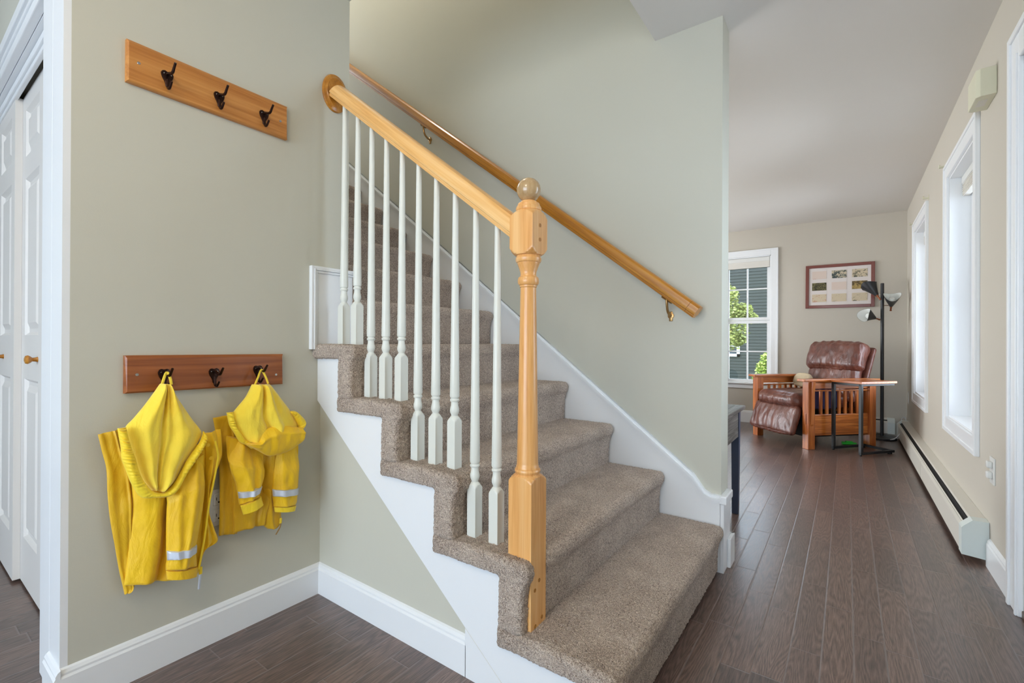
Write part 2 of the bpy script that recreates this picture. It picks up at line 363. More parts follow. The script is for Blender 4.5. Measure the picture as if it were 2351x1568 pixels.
JR = {"A_lining":[[[0.5033,0.8735],[0.5273,0.8699]],[[0.4832,0.8415],[0.5451,0.8286]],[[0.4599,0.8061],[0.5684,0.7874]],[[0.4394,0.7786],[0.5901,0.7503]],[[0.4208,0.7534],[0.6124,0.7122]],[[0.4263,0.7168],[0.6045,0.686]],[[0.4399,0.6738],[0.5777,0.6465]],[[0.4485,0.6358],[0.5587,0.6115]],[[0.4609,0.5988],[0.5402,0.5772]],[[0.4807,0.5648],[0.512,0.552]]],"A_brim":[[[0.3991,0.7581],[0.4187,0.7587]],[[0.402,0.7348],[0.425,0.7221]],[[0.4064,0.7032],[0.4323,0.694]],[[0.4086,0.6719],[0.4407,0.6654]],[[0.4183,0.6366],[0.449,0.6274]],[[0.4309,0.5957],[0.461,0.5951]],[[0.453,0.5539],[0.4793,0.5662]],[[0.487,0.5437],[0.4967,0.5551]],[[0.5225,0.5388],[0.5124,0.5543]],[[0.5448,0.5554],[0.5324,0.5729]],[[0.5697,0.6026],[0.5516,0.6067]],[[0.5889,0.6303],[0.5674,0.6396]],[[0.6085,0.6636],[0.593,0.6739]],[[0.6205,0.6889],[0.6061,0.7013]],[[0.615,0.7109],[0.6096,0.7182]]],"A_left_front":[[[0.3709,0.7385],[0.42,0.7467]],[[0.3797,0.6902],[0.4331,0.6755]],[[0.3896,0.6389],[0.4463,0.6264]],[[0.3924,0.5707],[0.4579,0.5535]],[[0.398,0.497],[0.4583,0.4784]],[[0.409,0.4163],[0.4549,0.4]],[[0.4194,0.3394],[0.4478,0.3234]],[[0.4295,0.2824],[0.4555,0.2829]],[[0.4321,0.2665],[0.4406,0.2707]]],"A_body":[[[0.4279,0.6794],[0.637,0.6701]],[[0.443,0.5844],[0.6397,0.587]],[[0.4463,0.5143],[0.6387,0.5099]],[[0.4436,0.4691],[0.6359,0.4335]],[[0.4384,0.4019],[0.634,0.357]],[[0.4314,0.3359],[0.6198,0.2701]],[[0.4279,0.2977],[0.6073,0.2523]]],"A_sleeve":[[[0.5247,0.5783],[0.6207,0.6459]],[[0.5217,0.536],[0.6209,0.5953]],[[0.5191,0.4938],[0.62,0.5198]],[[0.5182,0.4274],[0.6105,0.4419]],[[0.5185,0.3749],[0.5976,0.3661]],[[0.5198,0.3458],[0.5968,0.3414]],[[0.5179,0.3323],[0.5987,0.3198]],[[0.5179,0.3156],[0.6006,0.2951]],[[0.5201,0.2876],[0.5981,0.2662]]],"A_right_front":[[[0.6238,0.7043],[0.6753,0.7118]],[[0.6285,0.6729],[0.6796,0.6324]],[[0.631,0.6315],[0.6711,0.5975]],[[0.6291,0.5706],[0.6593,0.5662]],[[0.6249,0.5003],[0.6502,0.5089]],[[0.6252,0.439],[0.6426,0.4492]],[[0.6209,0.3895],[0.6579,0.3876]],[[0.6188,0.3496],[0.6671,0.3455]],[[0.6158,0.3279],[0.6303,0.3292]],[[0.6102,0.2769],[0.6178,0.2789]]],"B_lining":[[[0.7646,0.8528],[0.8227,0.8498]],[[0.7439,0.8124],[0.8559,0.8048]],[[0.7136,0.7756],[0.8927,0.755]],[[0.6955,0.7489],[0.9147,0.7174]],[[0.7065,0.7158],[0.9272,0.6834]],[[0.7242,0.6813],[0.9041,0.6576]],[[0.7551,0.6519],[0.8116,0.642]]],"B_brim":[[[0.6821,0.7667],[0.7016,0.7669]],[[0.6905,0.724],[0.7092,0.7239]],[[0.7044,0.6968],[0.7219,0.6982]],[[0.722,0.6638],[0.7398,0.6714]],[[0.7425,0.6495],[0.7554,0.658]],[[0.7607,0.6327],[0.7659,0.6507]]],"B_visor":[[[0.733,0.6585],[0.7355,0.6538]],[[0.7692,0.6602],[0.7747,0.6257]],[[0.785,0.6875],[0.8072,0.603]],[[0.8122,0.7025],[0.8407,0.6003]],[[0.8631,0.7018],[0.8812,0.6066]],[[0.9138,0.6876],[0.9173,0.6242]],[[0.9317,0.682],[0.9308,0.6323]]],"B_right_brim":[[[0.895,0.747],[0.892,0.7404]],[[0.9131,0.7437],[0.9053,0.7225]],[[0.9348,0.7246],[0.9152,0.7037]],[[0.9513,0.6999],[0.9227,0.6851]],[[0.9364,0.6784],[0.924,0.6744]]],"B_left_front":[[[0.6594,0.7476],[0.7198,0.7517]],[[0.6658,0.7098],[0.7329,0.6998]],[[0.6733,0.6505],[0.7383,0.6387]],[[0.6795,0.575],[0.7439,0.5608]],[[0.6815,0.4682],[0.7445,0.4508]],[[0.6797,0.353],[0.7373,0.3417]]],"B_body":[[[0.7163,0.6663],[0.911,0.6095]],[[0.7128,0.5701],[0.8933,0.5303]],[[0.7173,0.4883],[0.8758,0.4467]],[[0.7202,0.4067],[0.8471,0.3795]],[[0.722,0.3494],[0.8369,0.3482]]],"B_right_hem":[[[0.8157,0.4804],[0.8672,0.4673]],[[0.815,0.4015],[0.8807,0.3735]],[[0.8141,0.3566],[0.8785,0.3362]],[[0.8305,0.3315],[0.8622,0.3217]]],"B_sleeve_left":[[[0.6972,0.6845],[0.811,0.6435]],[[0.6941,0.6115],[0.8104,0.5655]],[[0.7007,0.568],[0.8095,0.5267]],[[0.7144,0.5278],[0.8008,0.501]],[[0.7195,0.4972],[0.7986,0.4988]],[[0.7232,0.4734],[0.7912,0.4758]],[[0.7264,0.4501],[0.7928,0.4643]],[[0.7352,0.4165],[0.8012,0.4315]]],"B_sleeve_right":[[[0.8446,0.6256],[0.9405,0.6321]],[[0.8422,0.5465],[0.9396,0.5608]],[[0.8391,0.4962],[0.9344,0.4847]],[[0.8369,0.4752],[0.9333,0.4582]],[[0.8393,0.448],[0.9322,0.4306]],[[0.8429,0.4243],[0.9299,0.4076]],[[0.8441,0.4098],[0.925,0.3936]],[[0.8459,0.3911],[0.9202,0.3749]]]}
JP = {"A_zip":[[0.647,0.68],[0.6556,0.6399],[0.6544,0.6093],[0.6421,0.5404],[0.6301,0.4775],[0.6223,0.4041],[0.6136,0.3467],[0.6028,0.2857]],"A_pull":[[0.61,0.2824],[0.6079,0.2606],[0.605,0.2207]],"A_loop1":[[0.5215,0.9078],[0.5155,0.902],[0.5115,0.8856],[0.5064,0.8708]],"A_loop2":[[0.5223,0.9078],[0.5248,0.8943],[0.5281,0.8821],[0.5318,0.8675]],"B_pull":[[0.8714,0.3524],[0.8686,0.3302],[0.8536,0.3052]],"B_loop1":[[0.7921,0.9023],[0.7879,0.8876],[0.7825,0.8713],[0.773,0.8517]],"B_loop2":[[0.7976,0.902],[0.8042,0.8839],[0.8098,0.8669],[0.821,0.8493]],"outlet":[[0.6734,0.5077],[0.6965,0.5019],[0.674,0.3839]]}
# ------------------------------------------------------------------ the house shell

CEIL = 2.44; XL = -1.711; YU = 1.057; YF = 2.185; XR = 0.525; YB = 6.53
struct(MB().box(-5.2, 0.7, -3.3, 6.7, -0.15, 0.0), 'floor', M['floor'])
mb = MB(); mb.box(-5.2, 0.7, -3.3, YU, CEIL, CEIL+0.16); mb.box(-0.744, 0.7, YU, YF, CEIL, CEIL+0.16); mb.box(-0.445, 0.7, YF, 2.32, CEIL, CEIL+0.16); mb.box(-5.2, 0.7, 2.32, 6.7, CEIL, CEIL+0.16)
struct(mb, 'ceiling', M['ceiling'])
mb = MB(); mb.box(-5.2, -0.6, 0.95, 2.4, 5.1, 5.25); struct(mb, 'ceiling_upstairs', M['ceiling'])
# rack wall and closet return
mb = MB(); mb.box(-1.83, XL, 0.316, 1.182, 0, CEIL); struct(mb, 'wall_left', M['wall'])
mb = MB(); mb.box(-5.2, -1.83, YU, 1.182, 0, 5.1); mb.box(-1.83, -0.62, YU, 1.182, CEIL+0.001, 5.1); struct(mb, 'wall_stair_inner', M['wall'])
mb = MB(); mb.box(-0.744, -0.62, 1.182, YF, CEIL+0.16, 5.1); struct(mb, 'wall_upstairs', M['wall'])
mb = MB(); mb.box(-5.2, -0.445, YF, 2.32, 0, 5.1); struct(mb, 'wall_far', M['wall'])
mb = MB(); mb.prism([(XL, 0), (-0.92, 0), (-0.92, 0.15), (XL, 0.79)], 1, YU, YU+0.04); struct(mb, 'wall_under_stairs', M['wall'])
# upstairs end wall with a window opening, landing floor
mb = MB(); mb.box(-5.3, -5.2, 1.182, YF, 0, 3.5); mb.box(-5.3, -5.2, 1.182, YF, 4.85, 5.1); struct(mb, 'wall_upstairs_end', M['wall'])
mb = MB(); mb.box(-5.2, -3.79, 1.182, YF, 2.55, 2.744); struct(mb, 'floor_upstairs', M['carpet'])
# closet
mb = MB(); mb.box(-1.835, XL, 0.300, 0.316, 0, CEIL); struct(mb, 'trim_1', M['trim'])
mb = MB(); mb.box(-5.2, -1.835, 0.316, 0.40, 2.039, CEIL); struct(mb, 'wall_closet', M['wall'])
mb = MB(); mb.box(-5.2, -3.70, 0.314, 0.40, 0, 2.04); struct(mb, 'wall_closet_end', M['wall'])
mb = MB()
mb.box(-1.965, -1.835, 0.300, 0.40, 0, 2.155, 0.004); mb.box(-3.82, -3.69, 0.301, 0.40, 0, 2.037, 0.004)
for z0, z1, y in ((2.038, 2.153, 0.302), (2.12, 2.155, 0.290), (2.095, 2.108, 0.296), (2.035, 2.048, 0.294)):
    mb.box(-3.80, -1.90 if y < 0.3 else -1.965, y, 0.316, z0, z1, 0.003)
mb.box(-3.8, -1.966, 0.3165, 0.3455, 2.031, 2.0385)
mb.box(-3.8, -1.967, 0.338, 0.352, 1.99, 2.0305, 0.003); mb.box(-3.8, -1.968, 0.330, 0.3405, 2.005, 2.030, 0.003)
struct(mb, 'trim_2', M['trim'])
mb = MB(); mb.box(-3.72, -1.96, 0.40, 0.46, 0.0, 2.2); struct(mb, 'wall_closet_shade', M['dark'])  # dark sheet behind the leaves, painted for the shade inside the closet

def bifold(x0, x1, yf, knob_x, yk):
    """one closet door leaf with three raised panels, front face at yf"""
    z0, z1 = 0.012, 2.0; t = 0.022
    root = empty('closet_door_leaf', ((x0+x1)/2, yf+t/2, z0))
    ox, oy, oz = root.location
    mb = MB(); st = 0.075
    zz = [(0.20, 0.845), (1.02, 1.655), (1.745, 1.935)]
    # stiles and rails
    def B(a, b, c, d, e, f, bev=0.0): mb.box(a-ox, b-ox, c-oy, d-oy, e-oz, f-oz, bev)
    B(x0, x0+st, yf, yf+t, z0, z1); B(x1-st, x1, yf, yf+t, z0, z1)
    lv = [z0]+[v for p in zz for v in p]+[z1]
    for i in range(0, len(lv), 2): B(x0+st, x1-st, yf, yf+t, lv[i], lv[i+1])
    o = mb.build('door_frame', M['door_white'], root)
    for a, b in zz:
        mb = MB(); xa, xb = x0+st-ox, x1-st-ox; ya = yf-oy
        def ring(i, y): return [Vector((xa+i, y, a-oz+i)), Vector((xb-i, y, a-oz+i)), Vector((xb-i, y, b-oz-i)), Vector((xa+i, y, b-oz-i))]
        rg = [ring(0, ya), ring(0.012, ya+0.012), ring(0.026, ya+0.012), ring(0.050, ya+0.001)]; mb.grid(rg, True); mb.bm.faces.new([mb.bm.verts.new(p) for p in rg[-1]]); bmesh.ops.remove_doubles(mb.bm, verts=mb.bm.verts, dist=1e-5); bmesh.ops.recalc_face_normals(mb.bm, faces=mb.bm.faces)
        mb.build('raised_panel', M['door_white'], root)
    if knob_x is not None:
        mb = MB(); mb.lathe([(0, 0.010), (-0.006, 0.008), (-0.014, 0.007), (-0.020, 0.013), (-0.026, 0.0165), (-0.033, 0.014), (-0.036, 0.006)], (knob_x-ox, yf-oy, 0.928-oz), 20, 1)
        k = mb.build('knob', M['amber_x'], root, True); k['label'] = 'round wooden knob'
    return root
L1 = bifold(-2.785, -2.375, 0.366, -2.455, 0)
L2 = bifold(-3.185, -2.775, 0.3435, -3.02, 0)
L0 = bifold(-2.368, -1.97, 0.366, None, 0)
L3 = bifold(-3.60, -3.19, 0.366, None, 0)
for o_, lb in ((L1, 'white panelled closet door leaf beside the casing, with a wooden knob'), (L2, 'white panelled closet door leaf set slightly forward, left of the one beside the casing'),
               (L0, 'white panelled closet door leaf hidden behind the closet casing'), (L3, 'narrow sliver of the farthest left white closet door leaf, at the picture edge')):
    tag(o_, lb, 'closet door')

# baseboards
def base_prof(h=0.118, t=0.014): return [(0, 0), (t, 0), (t, h-0.024), (t*0.72, h-0.018), (t*0.72, h-0.012), (t*0.4, h-0.004), (0, h)]
def baseboard(name, p, q, nrm, h=0.118, mat='trim'):
    p = Vector((p[0], p[1], 0)); q = Vector((q[0], q[1], 0)); nv = Vector((nrm[0], nrm[1], 0))
    rows = [[pt+nv*a+Vector((0, 0, b)) for a, b in base_prof(h)] for pt in (p, q)]
    mb = MB(); mb.grid(rows, True, True); return struct(mb, name, M[mat])
baseboard('baseboard_left', (XL, 0.30), (XL, YU), (1, 0))
baseboard('baseboard_stairs', (XL, YU), (-0.92, YU), (0, -1))
baseboard('baseboard_closet', (-1.835, 0.30), (XL+0.014, 0.30), (0, -1))
baseboard('baseboard_right', (XR, 2.60), (XR, 2.955), (-1, 0), 0.125)
baseboard('baseboard_back', (-5.2, YB), (0.02, YB), (0, -1), 0.15)
struct(MB().box(-0.4312, -0.416, 2.240, 2.334, 0, 0.13, 0.003), 'baseboard_living', M['trim'])
struct(MB().box(-1.4, -0.4165, 2.3195, 2.334, 0, 0.13, 0.003), 'baseboard_living_far', M['trim'])

# right wall with two windows and the entry door opening
W1 = (3.25, 4.015); W2 = (5.015, 5.785); ZW = (0.54, 2.06); DO = (1.50, 2.47)
mb = MB(); xa, xb = XR, XR+0.16
mb.box(xa, xb, -3.3, DO[0], 0, CEIL); mb.box(xa, xb, DO[0], DO[1], 2.06, CEIL)
mb.box(xa, xb, DO[1], W1[0], 0, CEIL)
for a, b in (W1, W2): mb.box(xa, xb, a, b, 0, ZW[0]); mb.box(xa, xb, a, b, ZW[1], CEIL)
mb.box(xa, xb, W1[1], W2[0], 0, CEIL); mb.box(xa, xb, W2[1], 6.7, 0, CEIL)
struct(mb, 'wall_right', M['wall_beige'])
# back wall with window (second opening further left, out of view)
WB = (-1.30, -0.765); ZB = (0.50, 2.10)
mb = MB()
mb.box(-5.2, WB[0], YB, 6.7, 0, CEIL); mb.box(WB[0], WB[1], YB, 6.7, 0, ZB[0]); mb.box(WB[0], WB[1], YB, 6.7, ZB[1], CEIL); mb.box(WB[1], XR, YB, 6.7, 0, CEIL)
struct(mb, 'wall_back', M['wall_beige'])
# living room left wall with big opening, front wall with big opening, hall left wall
mb = MB(); mb.box(-4.6, -4.45, 2.32, 3.1, 0, CEIL); mb.box(-4.6, -4.45, 5.7, YB, 0, CEIL); mb.box(-4.6, -4.45, 3.1, 5.7, 0, 0.4); mb.box(-4.6, -4.45, 3.1, 5.7, 2.2, CEIL)
struct(mb, 'wall_living_left', M['wall_beige'])
mb = MB(); mb.box(-5.2, -2.4, -3.3, -3.15+0.02, 0, CEIL); mb.box(0.4, 0.6, -3.3, -3.13, 0, CEIL); mb.box(-2.4, 0.4, -3.3, -3.13, 0, 0.3); mb.box(-2.4, 0.4, -3.3, -3.13, 2.3, CEIL)
struct(mb, 'wall_front', M['wall_beige'])
mb = MB(); mb.box(-5.3, -5.2, -3.3, YU, 0, CEIL); struct(mb, 'wall_hall_left', M['wall'])

# window builder for the right wall: casing, frame, sash, glass, blind
def casing_rect(mb, x, y0, y1, z0, z1, wd, th, sill=True):
    # casing on wall plane x (protrudes toward -x)
    for a, b, c, d in ((y0-wd, y0, z0-wd, z1+wd), (y1, y1+wd, z0-wd, z1+wd), (y0, y1, z1, z1+wd), (y0, y1, z0-wd, z0)):
        mb.box(x-th, x+0.001, a, b, c, d, 0.003)
    # raised outer bead
    e = wd*0.24
    for a, b, c, d in ((y0-wd, y0-wd+e, z0-wd, z1+wd), (y1+wd-e, y1+wd, z0-wd, z1+wd), (y0-wd+e, y1+wd-e, z1+wd-e, z1+wd), (y0-wd+e, y1+wd-e, z0-wd, z0-wd+e)):
        mb.box(x-th-0.006, x-th+0.002, a, b, c, d, 0.002)
def side_window(n, y):
    y0, y1 = y; z0, z1 = ZW
    mb = MB(); casing_rect(mb, XR, y0, y1, z0, z1, 0.088, 0.014)
    # jamb liners
    t = 0.012
    mb.box(XR+0.0005, XR+0.12, y0, y0+t, z0, z1); mb.box(XR+0.0005, XR+0.12, y1-t, y1, z0, z1); mb.box(XR+0.0005, XR+0.12, y0+t, y1-t, z0, z0+t); mb.box(XR+0.0005, XR+0.12, y0+t, y1-t, z1-t, z1)
    o = struct(mb, 'window_%d' % n, M['trim'])
    mb = MB(); X0, X1 = XR+0.10, XR+0.135; s = 0.045
    mb.box(X0, X1, y0+t, y0+t+s, z0+t, z1-t); mb.box(X0, X1, y1-t-s, y1-t, z0+t, z1-t); mb.box(X0, X1, y0+t+s, y1-t-s, z0+t, z0+t+s); mb.box(X0, X1, y0+t+s, y1-t-s, z1-t-s, z1-t)
    mb.box(X0, X1, y0+t+s, y1-t-s, (z0+z1)/2-0.02, (z0+z1)/2+0.02)
    mb.build('window_frame', M['trim'], o)
    MB().box(XR+0.117, XR+0.121, y0+t+s, y1-t-s, z0+t+s, z1-t-s).build('window_glass', M['glass'], o)
    mb = MB(); mb.box(XR+0.055, XR+0.098, y0+t, y1-t, z1-t-0.045, z1-t, 0.004)
    o2 = mb.build('blind_headrail', M['white_plastic'], o)
    mb = MB(); mb.box(XR+0.062, XR+0.092, y0+t+0.002, y1-t-0.002, z1-t-0.12, z1-t-0.045)
    for k in range(6): mb.box(XR+0.058, XR+0.096, y0+t+0.002, y1-t-0.002, z1-t-0.055-k*0.012, z1-t-0.051-k*0.012)
    mb.build('blind', M['blind'], o)
    return o
side_window(1, W1); side_window(2, W2)
# back window
mb = MB(); wd, th = 0.08, 0.016
x0, x1 = WB; z0, z1 = ZB
for a, b, c, d in ((x0-wd, x0, z0-wd, z1+wd), (x1, x1+wd, z0-wd, z1+wd), (x0, x1, z1, z1+wd), (x0, x1, z0-wd+0.01, z0-0.012)): mb.box(a, b, YB-th, YB+0.001, c, d, 0.003)
e = 0.02
for a, b, c, d in ((x0-wd, x0-wd+e, z0-wd, z1+wd), (x1+wd-e, x1+wd, z0-wd, z1+wd), (x0-wd+e, x1+wd-e, z1+wd-e, z1+wd)): mb.box(a, b, YB-th-0.007, YB-th+0.002, c, d, 0.002)
mb.box(x0-wd, x1+wd, YB-0.04, YB+0.1, z0-0.014, z0+0.004, 0.004)
mb.box(x0, x0+0.012, YB, YB+0.1, z0, z1); mb.box(x1-0.012, x1, YB, YB+0.1, z0, z1); mb.box(x0, x1, YB, YB+0.1, z1-0.012, z1)
o = struct(mb, 'window_3', M['trim'])
mb = MB(); ya, yb = YB+0.05, YB+0.085; s = 0.036
def sash(za, zb):
    mb.box(x0+0.012, x0+0.012+s, ya, yb, za, zb); mb.box(x1-0.012-s, x1-0.012, ya, yb, za, zb)
    mb.box(x0+0.012+s, x1-0.012-s, ya, yb, za, za+s); mb.box(x0+0.012+s, x1-0.012-s, ya, yb, zb-s, zb)
    mb.box(-1.045, -1.029, ya+0.005, yb-0.005, za+s, zb-s); mb.box(x0+0.012+s, x1-0.012-s, ya+0.006, yb-0.006, (za+zb)/2-0.008, (za+zb)/2+0.008)
sash(0.504, 1.291); sash(1.295, 2.09)
mb.build('window_frame', M['trim'], o)
MB().box(x0+0.05, x1-0.05, YB+0.066, YB+0.07, 0.53, 2.06).build('window_glass', M['glass'], o)
MB().box(x0+0.014, x1-0.014, YB+0.0, YB+0.04, 2.035, 2.085, 0.004).build('blind_headrail', M['white_plastic'], o)
mb = MB(); mb.box(x0+0.016, x1-0.016, YB+0.006, YB+0.034, 1.955, 2.035)
for k in range(5): mb.box(x0+0.016, x1-0.016, YB+0.002, YB+0.038, 1.955+k*0.016, 1.960+k*0.016)
mb.build('blind', M['blind'], o)
# entry door frame
mb = MB(); y0, y1 = DO
for a, b, c, d in ((y1, y1+0.115, 0, 2.175), (y0-0.115, y0, 0, 2.175), (y0+0.0002, y1-0.0002, 2.06, 2.175)): mb.box(XR-0.016, XR+0.001, a, b, c, d, 0.004)
mb.box(XR-0.024, XR-0.014, y1+0.09, y1+0.115, 0, 2.175, 0.003); mb.box(XR-0.024, XR-0.014, y0-0.115, y0-0.09, 0, 2.175, 0.003); mb.box(XR-0.024, XR-0.014, y0-0.09, y1+0.09, 2.15, 2.175, 0.003)
mb.box(XR-0.022, XR-0.014, y1+0.006, y1+0.02, 0, 2.08, 0.003)
mb.box(XR, XR+0.16, y1-0.018, y1, 0, 2.06); mb.box(XR, XR+0.16, y0, y0+0.018, 0, 2.06); mb.box(XR, XR+0.16, y0, y1, 2.042, 2.06)
mb.box(XR+0.06, XR+0.10, y1-0.032, y1-0.018, 0, 2.05); mb.box(XR+0.02, XR+0.035, y1-0.024, y1-0.018, 0, 2.05)
o = struct(mb, 'door_1', M['trim'])
MB().box(XR-0.005, XR+0.16, y0, y1, 0.0, 0.028, 0.004).build('threshold', M['metal_strip'], o)

# foyer ceiling lamp, and an unseen one added to brighten the stair head
for nm, (x, y, z), lb in (('ceiling_light', (-0.55, -0.55, CEIL), 'flush ceiling light with opal glass in the foyer, above and behind the camera'), ('ceiling_light', (-2.6, 1.60, 5.1), 'unseen flush ceiling light added above the upper stairs for brightness')):
    r_ = empty(nm, (x, y, z), label=lb, cat='ceiling light')
    mb = MB(); mb.lathe([(0, 0.15), (-0.02, 0.15), (-0.022, 0.14)], (0, 0, 0), 32); mb.build('base_ring', M['white_plastic'], r_, True)

def entry_slab():  # unseen closed door, added to cut down light from the entry
    y0, y1 = DO; a, b = y0+0.034, y1-0.034
    mb = MB(); X0, X1 = XR+0.055, XR+0.095
    mb.box(X0, X1, a, a+0.16, 0.03, 2.04); mb.box(X0, X1, b-0.16, b, 0.03, 2.04); mb.box(X0, X1, a+0.16, b-0.16, 0.03, 0.75); mb.box(X0, X1, a+0.16, b-0.16, 1.90, 2.04)
    d = mb.build('added_door_slab', M['door_white'], bpy.data.objects['door_1'])
    MB().box(XR+0.073, XR+0.077, a+0.15, b-0.15, 0.74, 1.91).build('added_door_glass', M['glass'], d)
entry_slab()
# ------------------------------------------------------------------ staircase
RUN = 0.254; RISE = 0.195
def xr(k): return -0.455-RUN*(k-1)          # carpeted riser face
def zt(k): return 0.014+RISE*k              # carpeted tread top
stair = empty('staircase', (-0.46, 1.6, 0), label='carpeted staircase with white stringer rising to the left behind the balusters', cat='staircase')
def child(mb, name, mat, parent, **kw):
    o = mb.build(name, mat, parent, **kw); return o
def rel(o, root):
    """keep world placement of a mesh built in world coordinates under a moved root"""
    o.matrix_parent_inverse = Matrix.Translation(-root.location) ; return o
def step_mesh(y0, y1, voxel, amp, name, xl_cut=None):
    # local frame: riser face at x=0, tread top at z=0
    tb = -RUN-0.082 if xl_cut is None else xl_cut
    n = 0.026
    pts = [(0.002, -RISE-0.004), (0.004, -0.10), (0.012, -0.062), (n-0.003, -0.045), (n, -0.03), (n-0.004, -0.013), (n-0.016, -0.002), (n-0.04, 0.0), (tb, 0.0), (tb, -0.056), (-0.078, -0.056), (-0.078, -RISE-0.004)]
    mb = MB(); mb.prism(pts, 1, y0, y1)
    bm = mb.bm
    es = [e for e in bm.edges if (abs(e.verts[0].co.y-e.verts[1].co.y) < 1e-6)]
    bmesh.ops.bevel(bm, geom=es, offset=0.013, segments=3, affect='EDGES', profile=0.5, clamp_overlap=True)
    me = bpy.data.meshes.new(name); bm.to_mesh(me); bm.free()
    # voxel remesh + displace evaluated once, then shared by the copies
    tmp = bpy.data.objects.new('tmp', me); C.objects.link(tmp)
    md = tmp.modifiers.new('r', 'REMESH'); md.mode = 'VOXEL'; md.voxel_size = voxel; md.use_smooth_shade = True
    sm = tmp.modifiers.new('s', 'SMOOTH'); sm.factor = 0.5; sm.iterations = 3
    dg = bpy.context.evaluated_depsgraph_get(); ev = tmp.evaluated_get(dg); out = bpy.data.meshes.new_from_object(ev)
    bpy.data.objects.remove(tmp)
    N = len(out.vertices); co = np.empty(N*3); out.vertices.foreach_get('co', co); co = co.reshape(-1, 3)
    no = np.empty(N*3); out.vertices.foreach_get('normal', no); no = no.reshape(-1, 3)
    rng = np.random.default_rng(3)
    d = rng.normal(0, amp*0.45, N)
    for i in range(N):
        p = co[i]
        d[i] += amp*noise.noise((p[0]*95, p[1]*95, p[2]*95))*1.3 + 0.0022*noise.noise((p[0]*9, p[1]*6, p[2]*9))
    co += no*d[:, None]
    out.vertices.foreach_set('co', co.ravel()); out.name = name
    out.update()
    for p in out.polygons: p.use_smooth = True
    out.materials.clear()
    return out
m1 = step_mesh(1.022, YF-0.016, 0.0042, 0.0017, 'carpeted_step')
m5 = m1
m6 = step_mesh(1.186, YF-0.016, 0.008, 0.0016, 'carpeted_step_upper')
m1.materials.append(M['carpet']); m6.materials.append(M['carpet'])
for k in range(1, 15):
    me = m1 if k <= 4 else m6
    if k == 2:      # the newel post stands in front of this riser: carpet is cut round it
        me = m1.copy(); co = np.empty(len(me.vertices)*3); me.vertices.foreach_get('co', co); co = co.reshape(-1, 3)
        mk = (co[:, 1] > 1.058) & (co[:, 1] < 1.1345) & (co[:, 0] > -0.004)
        co[mk, 0] = -0.006; me.vertices.foreach_set('co', co.ravel()); me.update()
    if k == 5:
        me = step_mesh(1.022, YF-0.016, 0.0055, 0.0017, 'carpeted_step_fifth', xl_cut=XL-0.01-xr(5)); me.materials.append(M['carpet'])
    o = bpy.data.objects.new('carpeted_step', me); C.objects.link(o); o.parent = stair
    o.location = Vector((xr(k), 0, zt(k)))-stair.location
    o['label'] = 'beige carpeted step'
# fill behind step 5 (between the wall edge and riser 6)
o = rel(MB().box(xr(6)-0.10, xr(5)-0.2, 1.186, YF-0.016, zt(5)-0.05, zt(5)-0.001).build('tread_infill', M['carpet'], stair), stair)
# stringer on the open side: sawtooth board
pts = [(-0.46, 0.0), (-0.46, zt(1)-0.05)]
for k in range(1, 6):
    pts.append((xr(k)-0.03, zt(k)-0.04)) if k > 1 else pts.append((xr(1)-0.02, zt(1)-0.04))
    if k < 5: pts.append((xr(k+1)-0.03, zt(k)-0.04))
pts += [(XL+0.001, zt(5)-0.04), (XL+0.001, 0.766), (-0.922, 0.148), (-0.922, 0.0)]
mb = MB(); mb.prism(pts, 1, 1.043, YU+0.002); rel(mb.build('stringer', M['trim'], stair), stair)
rel(MB().bar((-0.921, 1.0428, 0.147), (-0.72, 1.0428, -0.008), 0.0008, 0.0012).build('stringer_seam', M['heater'], stair), stair)
# wall skirt board along the far wall, with cap moulding
sl = 0.764
def ztop(x): return 0.491-(x+0.659)*sl
xe = -0.445
pts = [(xe+0.0, 0.0), (xe+0.0, 0.335), (-0.49, 0.335)]
x = -0.53; pts += [(-0.51, 0.348), (-0.56, ztop(-0.56)), (-3.9, ztop(-3.9)), (-3.9, ztop(-3.9)-0.7), (-0.56, 0.0)]
mb = MB(); mb.prism(pts, 1, 2.170, YF+0.001); mb.box(xe-0.001, xe+0.014, 2.170, 2.30, 0, 0.335)
sk = rel(mb.build('skirt_board', M['trim'], stair), stair)
path = [(-3.9, ztop(-3.9)), (-0.56, ztop(-0.56)), (-0.51, 0.349), (-0.485, 0.336), (xe+0.004, 0.336)]
mb = MB()
for dy, off, th in ((0.012, 0.0, 0.014), (0.020, -0.013, 0.011), (0.0165, -0.024, 0.010)):
    rows = []
    for (px_, pz) in path:
        rows.append([Vector((px_, YF, pz+off)), Vector((px_, YF-0.006-dy, pz+off)), Vector((px_, YF-0.006-dy, pz+off-th)), Vector((px_, YF, pz+off-th))])
    mb.grid(rows, True, True)
mb.box(xe-0.002, xe+0.026, YF-0.026, YF+0.118, 0.300, 0.336, 0.005)
o = rel(mb.build('skirt_moulding', M['trim'], stair), stair)
# inner skirt board on the stair side of the left wall and its trimmed end on the rack wall
mb = MB(); mb.box(XL, XL+0.012, 1.012, 1.190, zt(5)-0.02, 1.292)
mb.box(XL-0.14, XL+0.010, 1.182, 1.196, zt(5), 1.285); mb.prism([(XL-0.12, 1.28), (XL-3, 1.28+3*sl-0.1), (XL-3, zt(5)+3*sl-0.3), (XL-0.12, zt(5))], 1, 1.182, 1.195)
rel(mb.build('end_skirt_board', M['trim'], stair), stair)
mb = MB()
for d, e, f in ((0.0, 0.010, 0.020), (0.010, 0.017, 0.023), (0.017, 0.027, 0.018)):
    mb.box(XL, XL+f, 1.006+d, 1.006+e, zt(5)-0.02, 1.298-d, 0.002); mb.box(XL, XL+f, 1.006+e, 1.196, 1.298-e, 1.298-d, 0.002)
rel(mb.build('end_skirt_moulding', M['trim'], stair), stair)

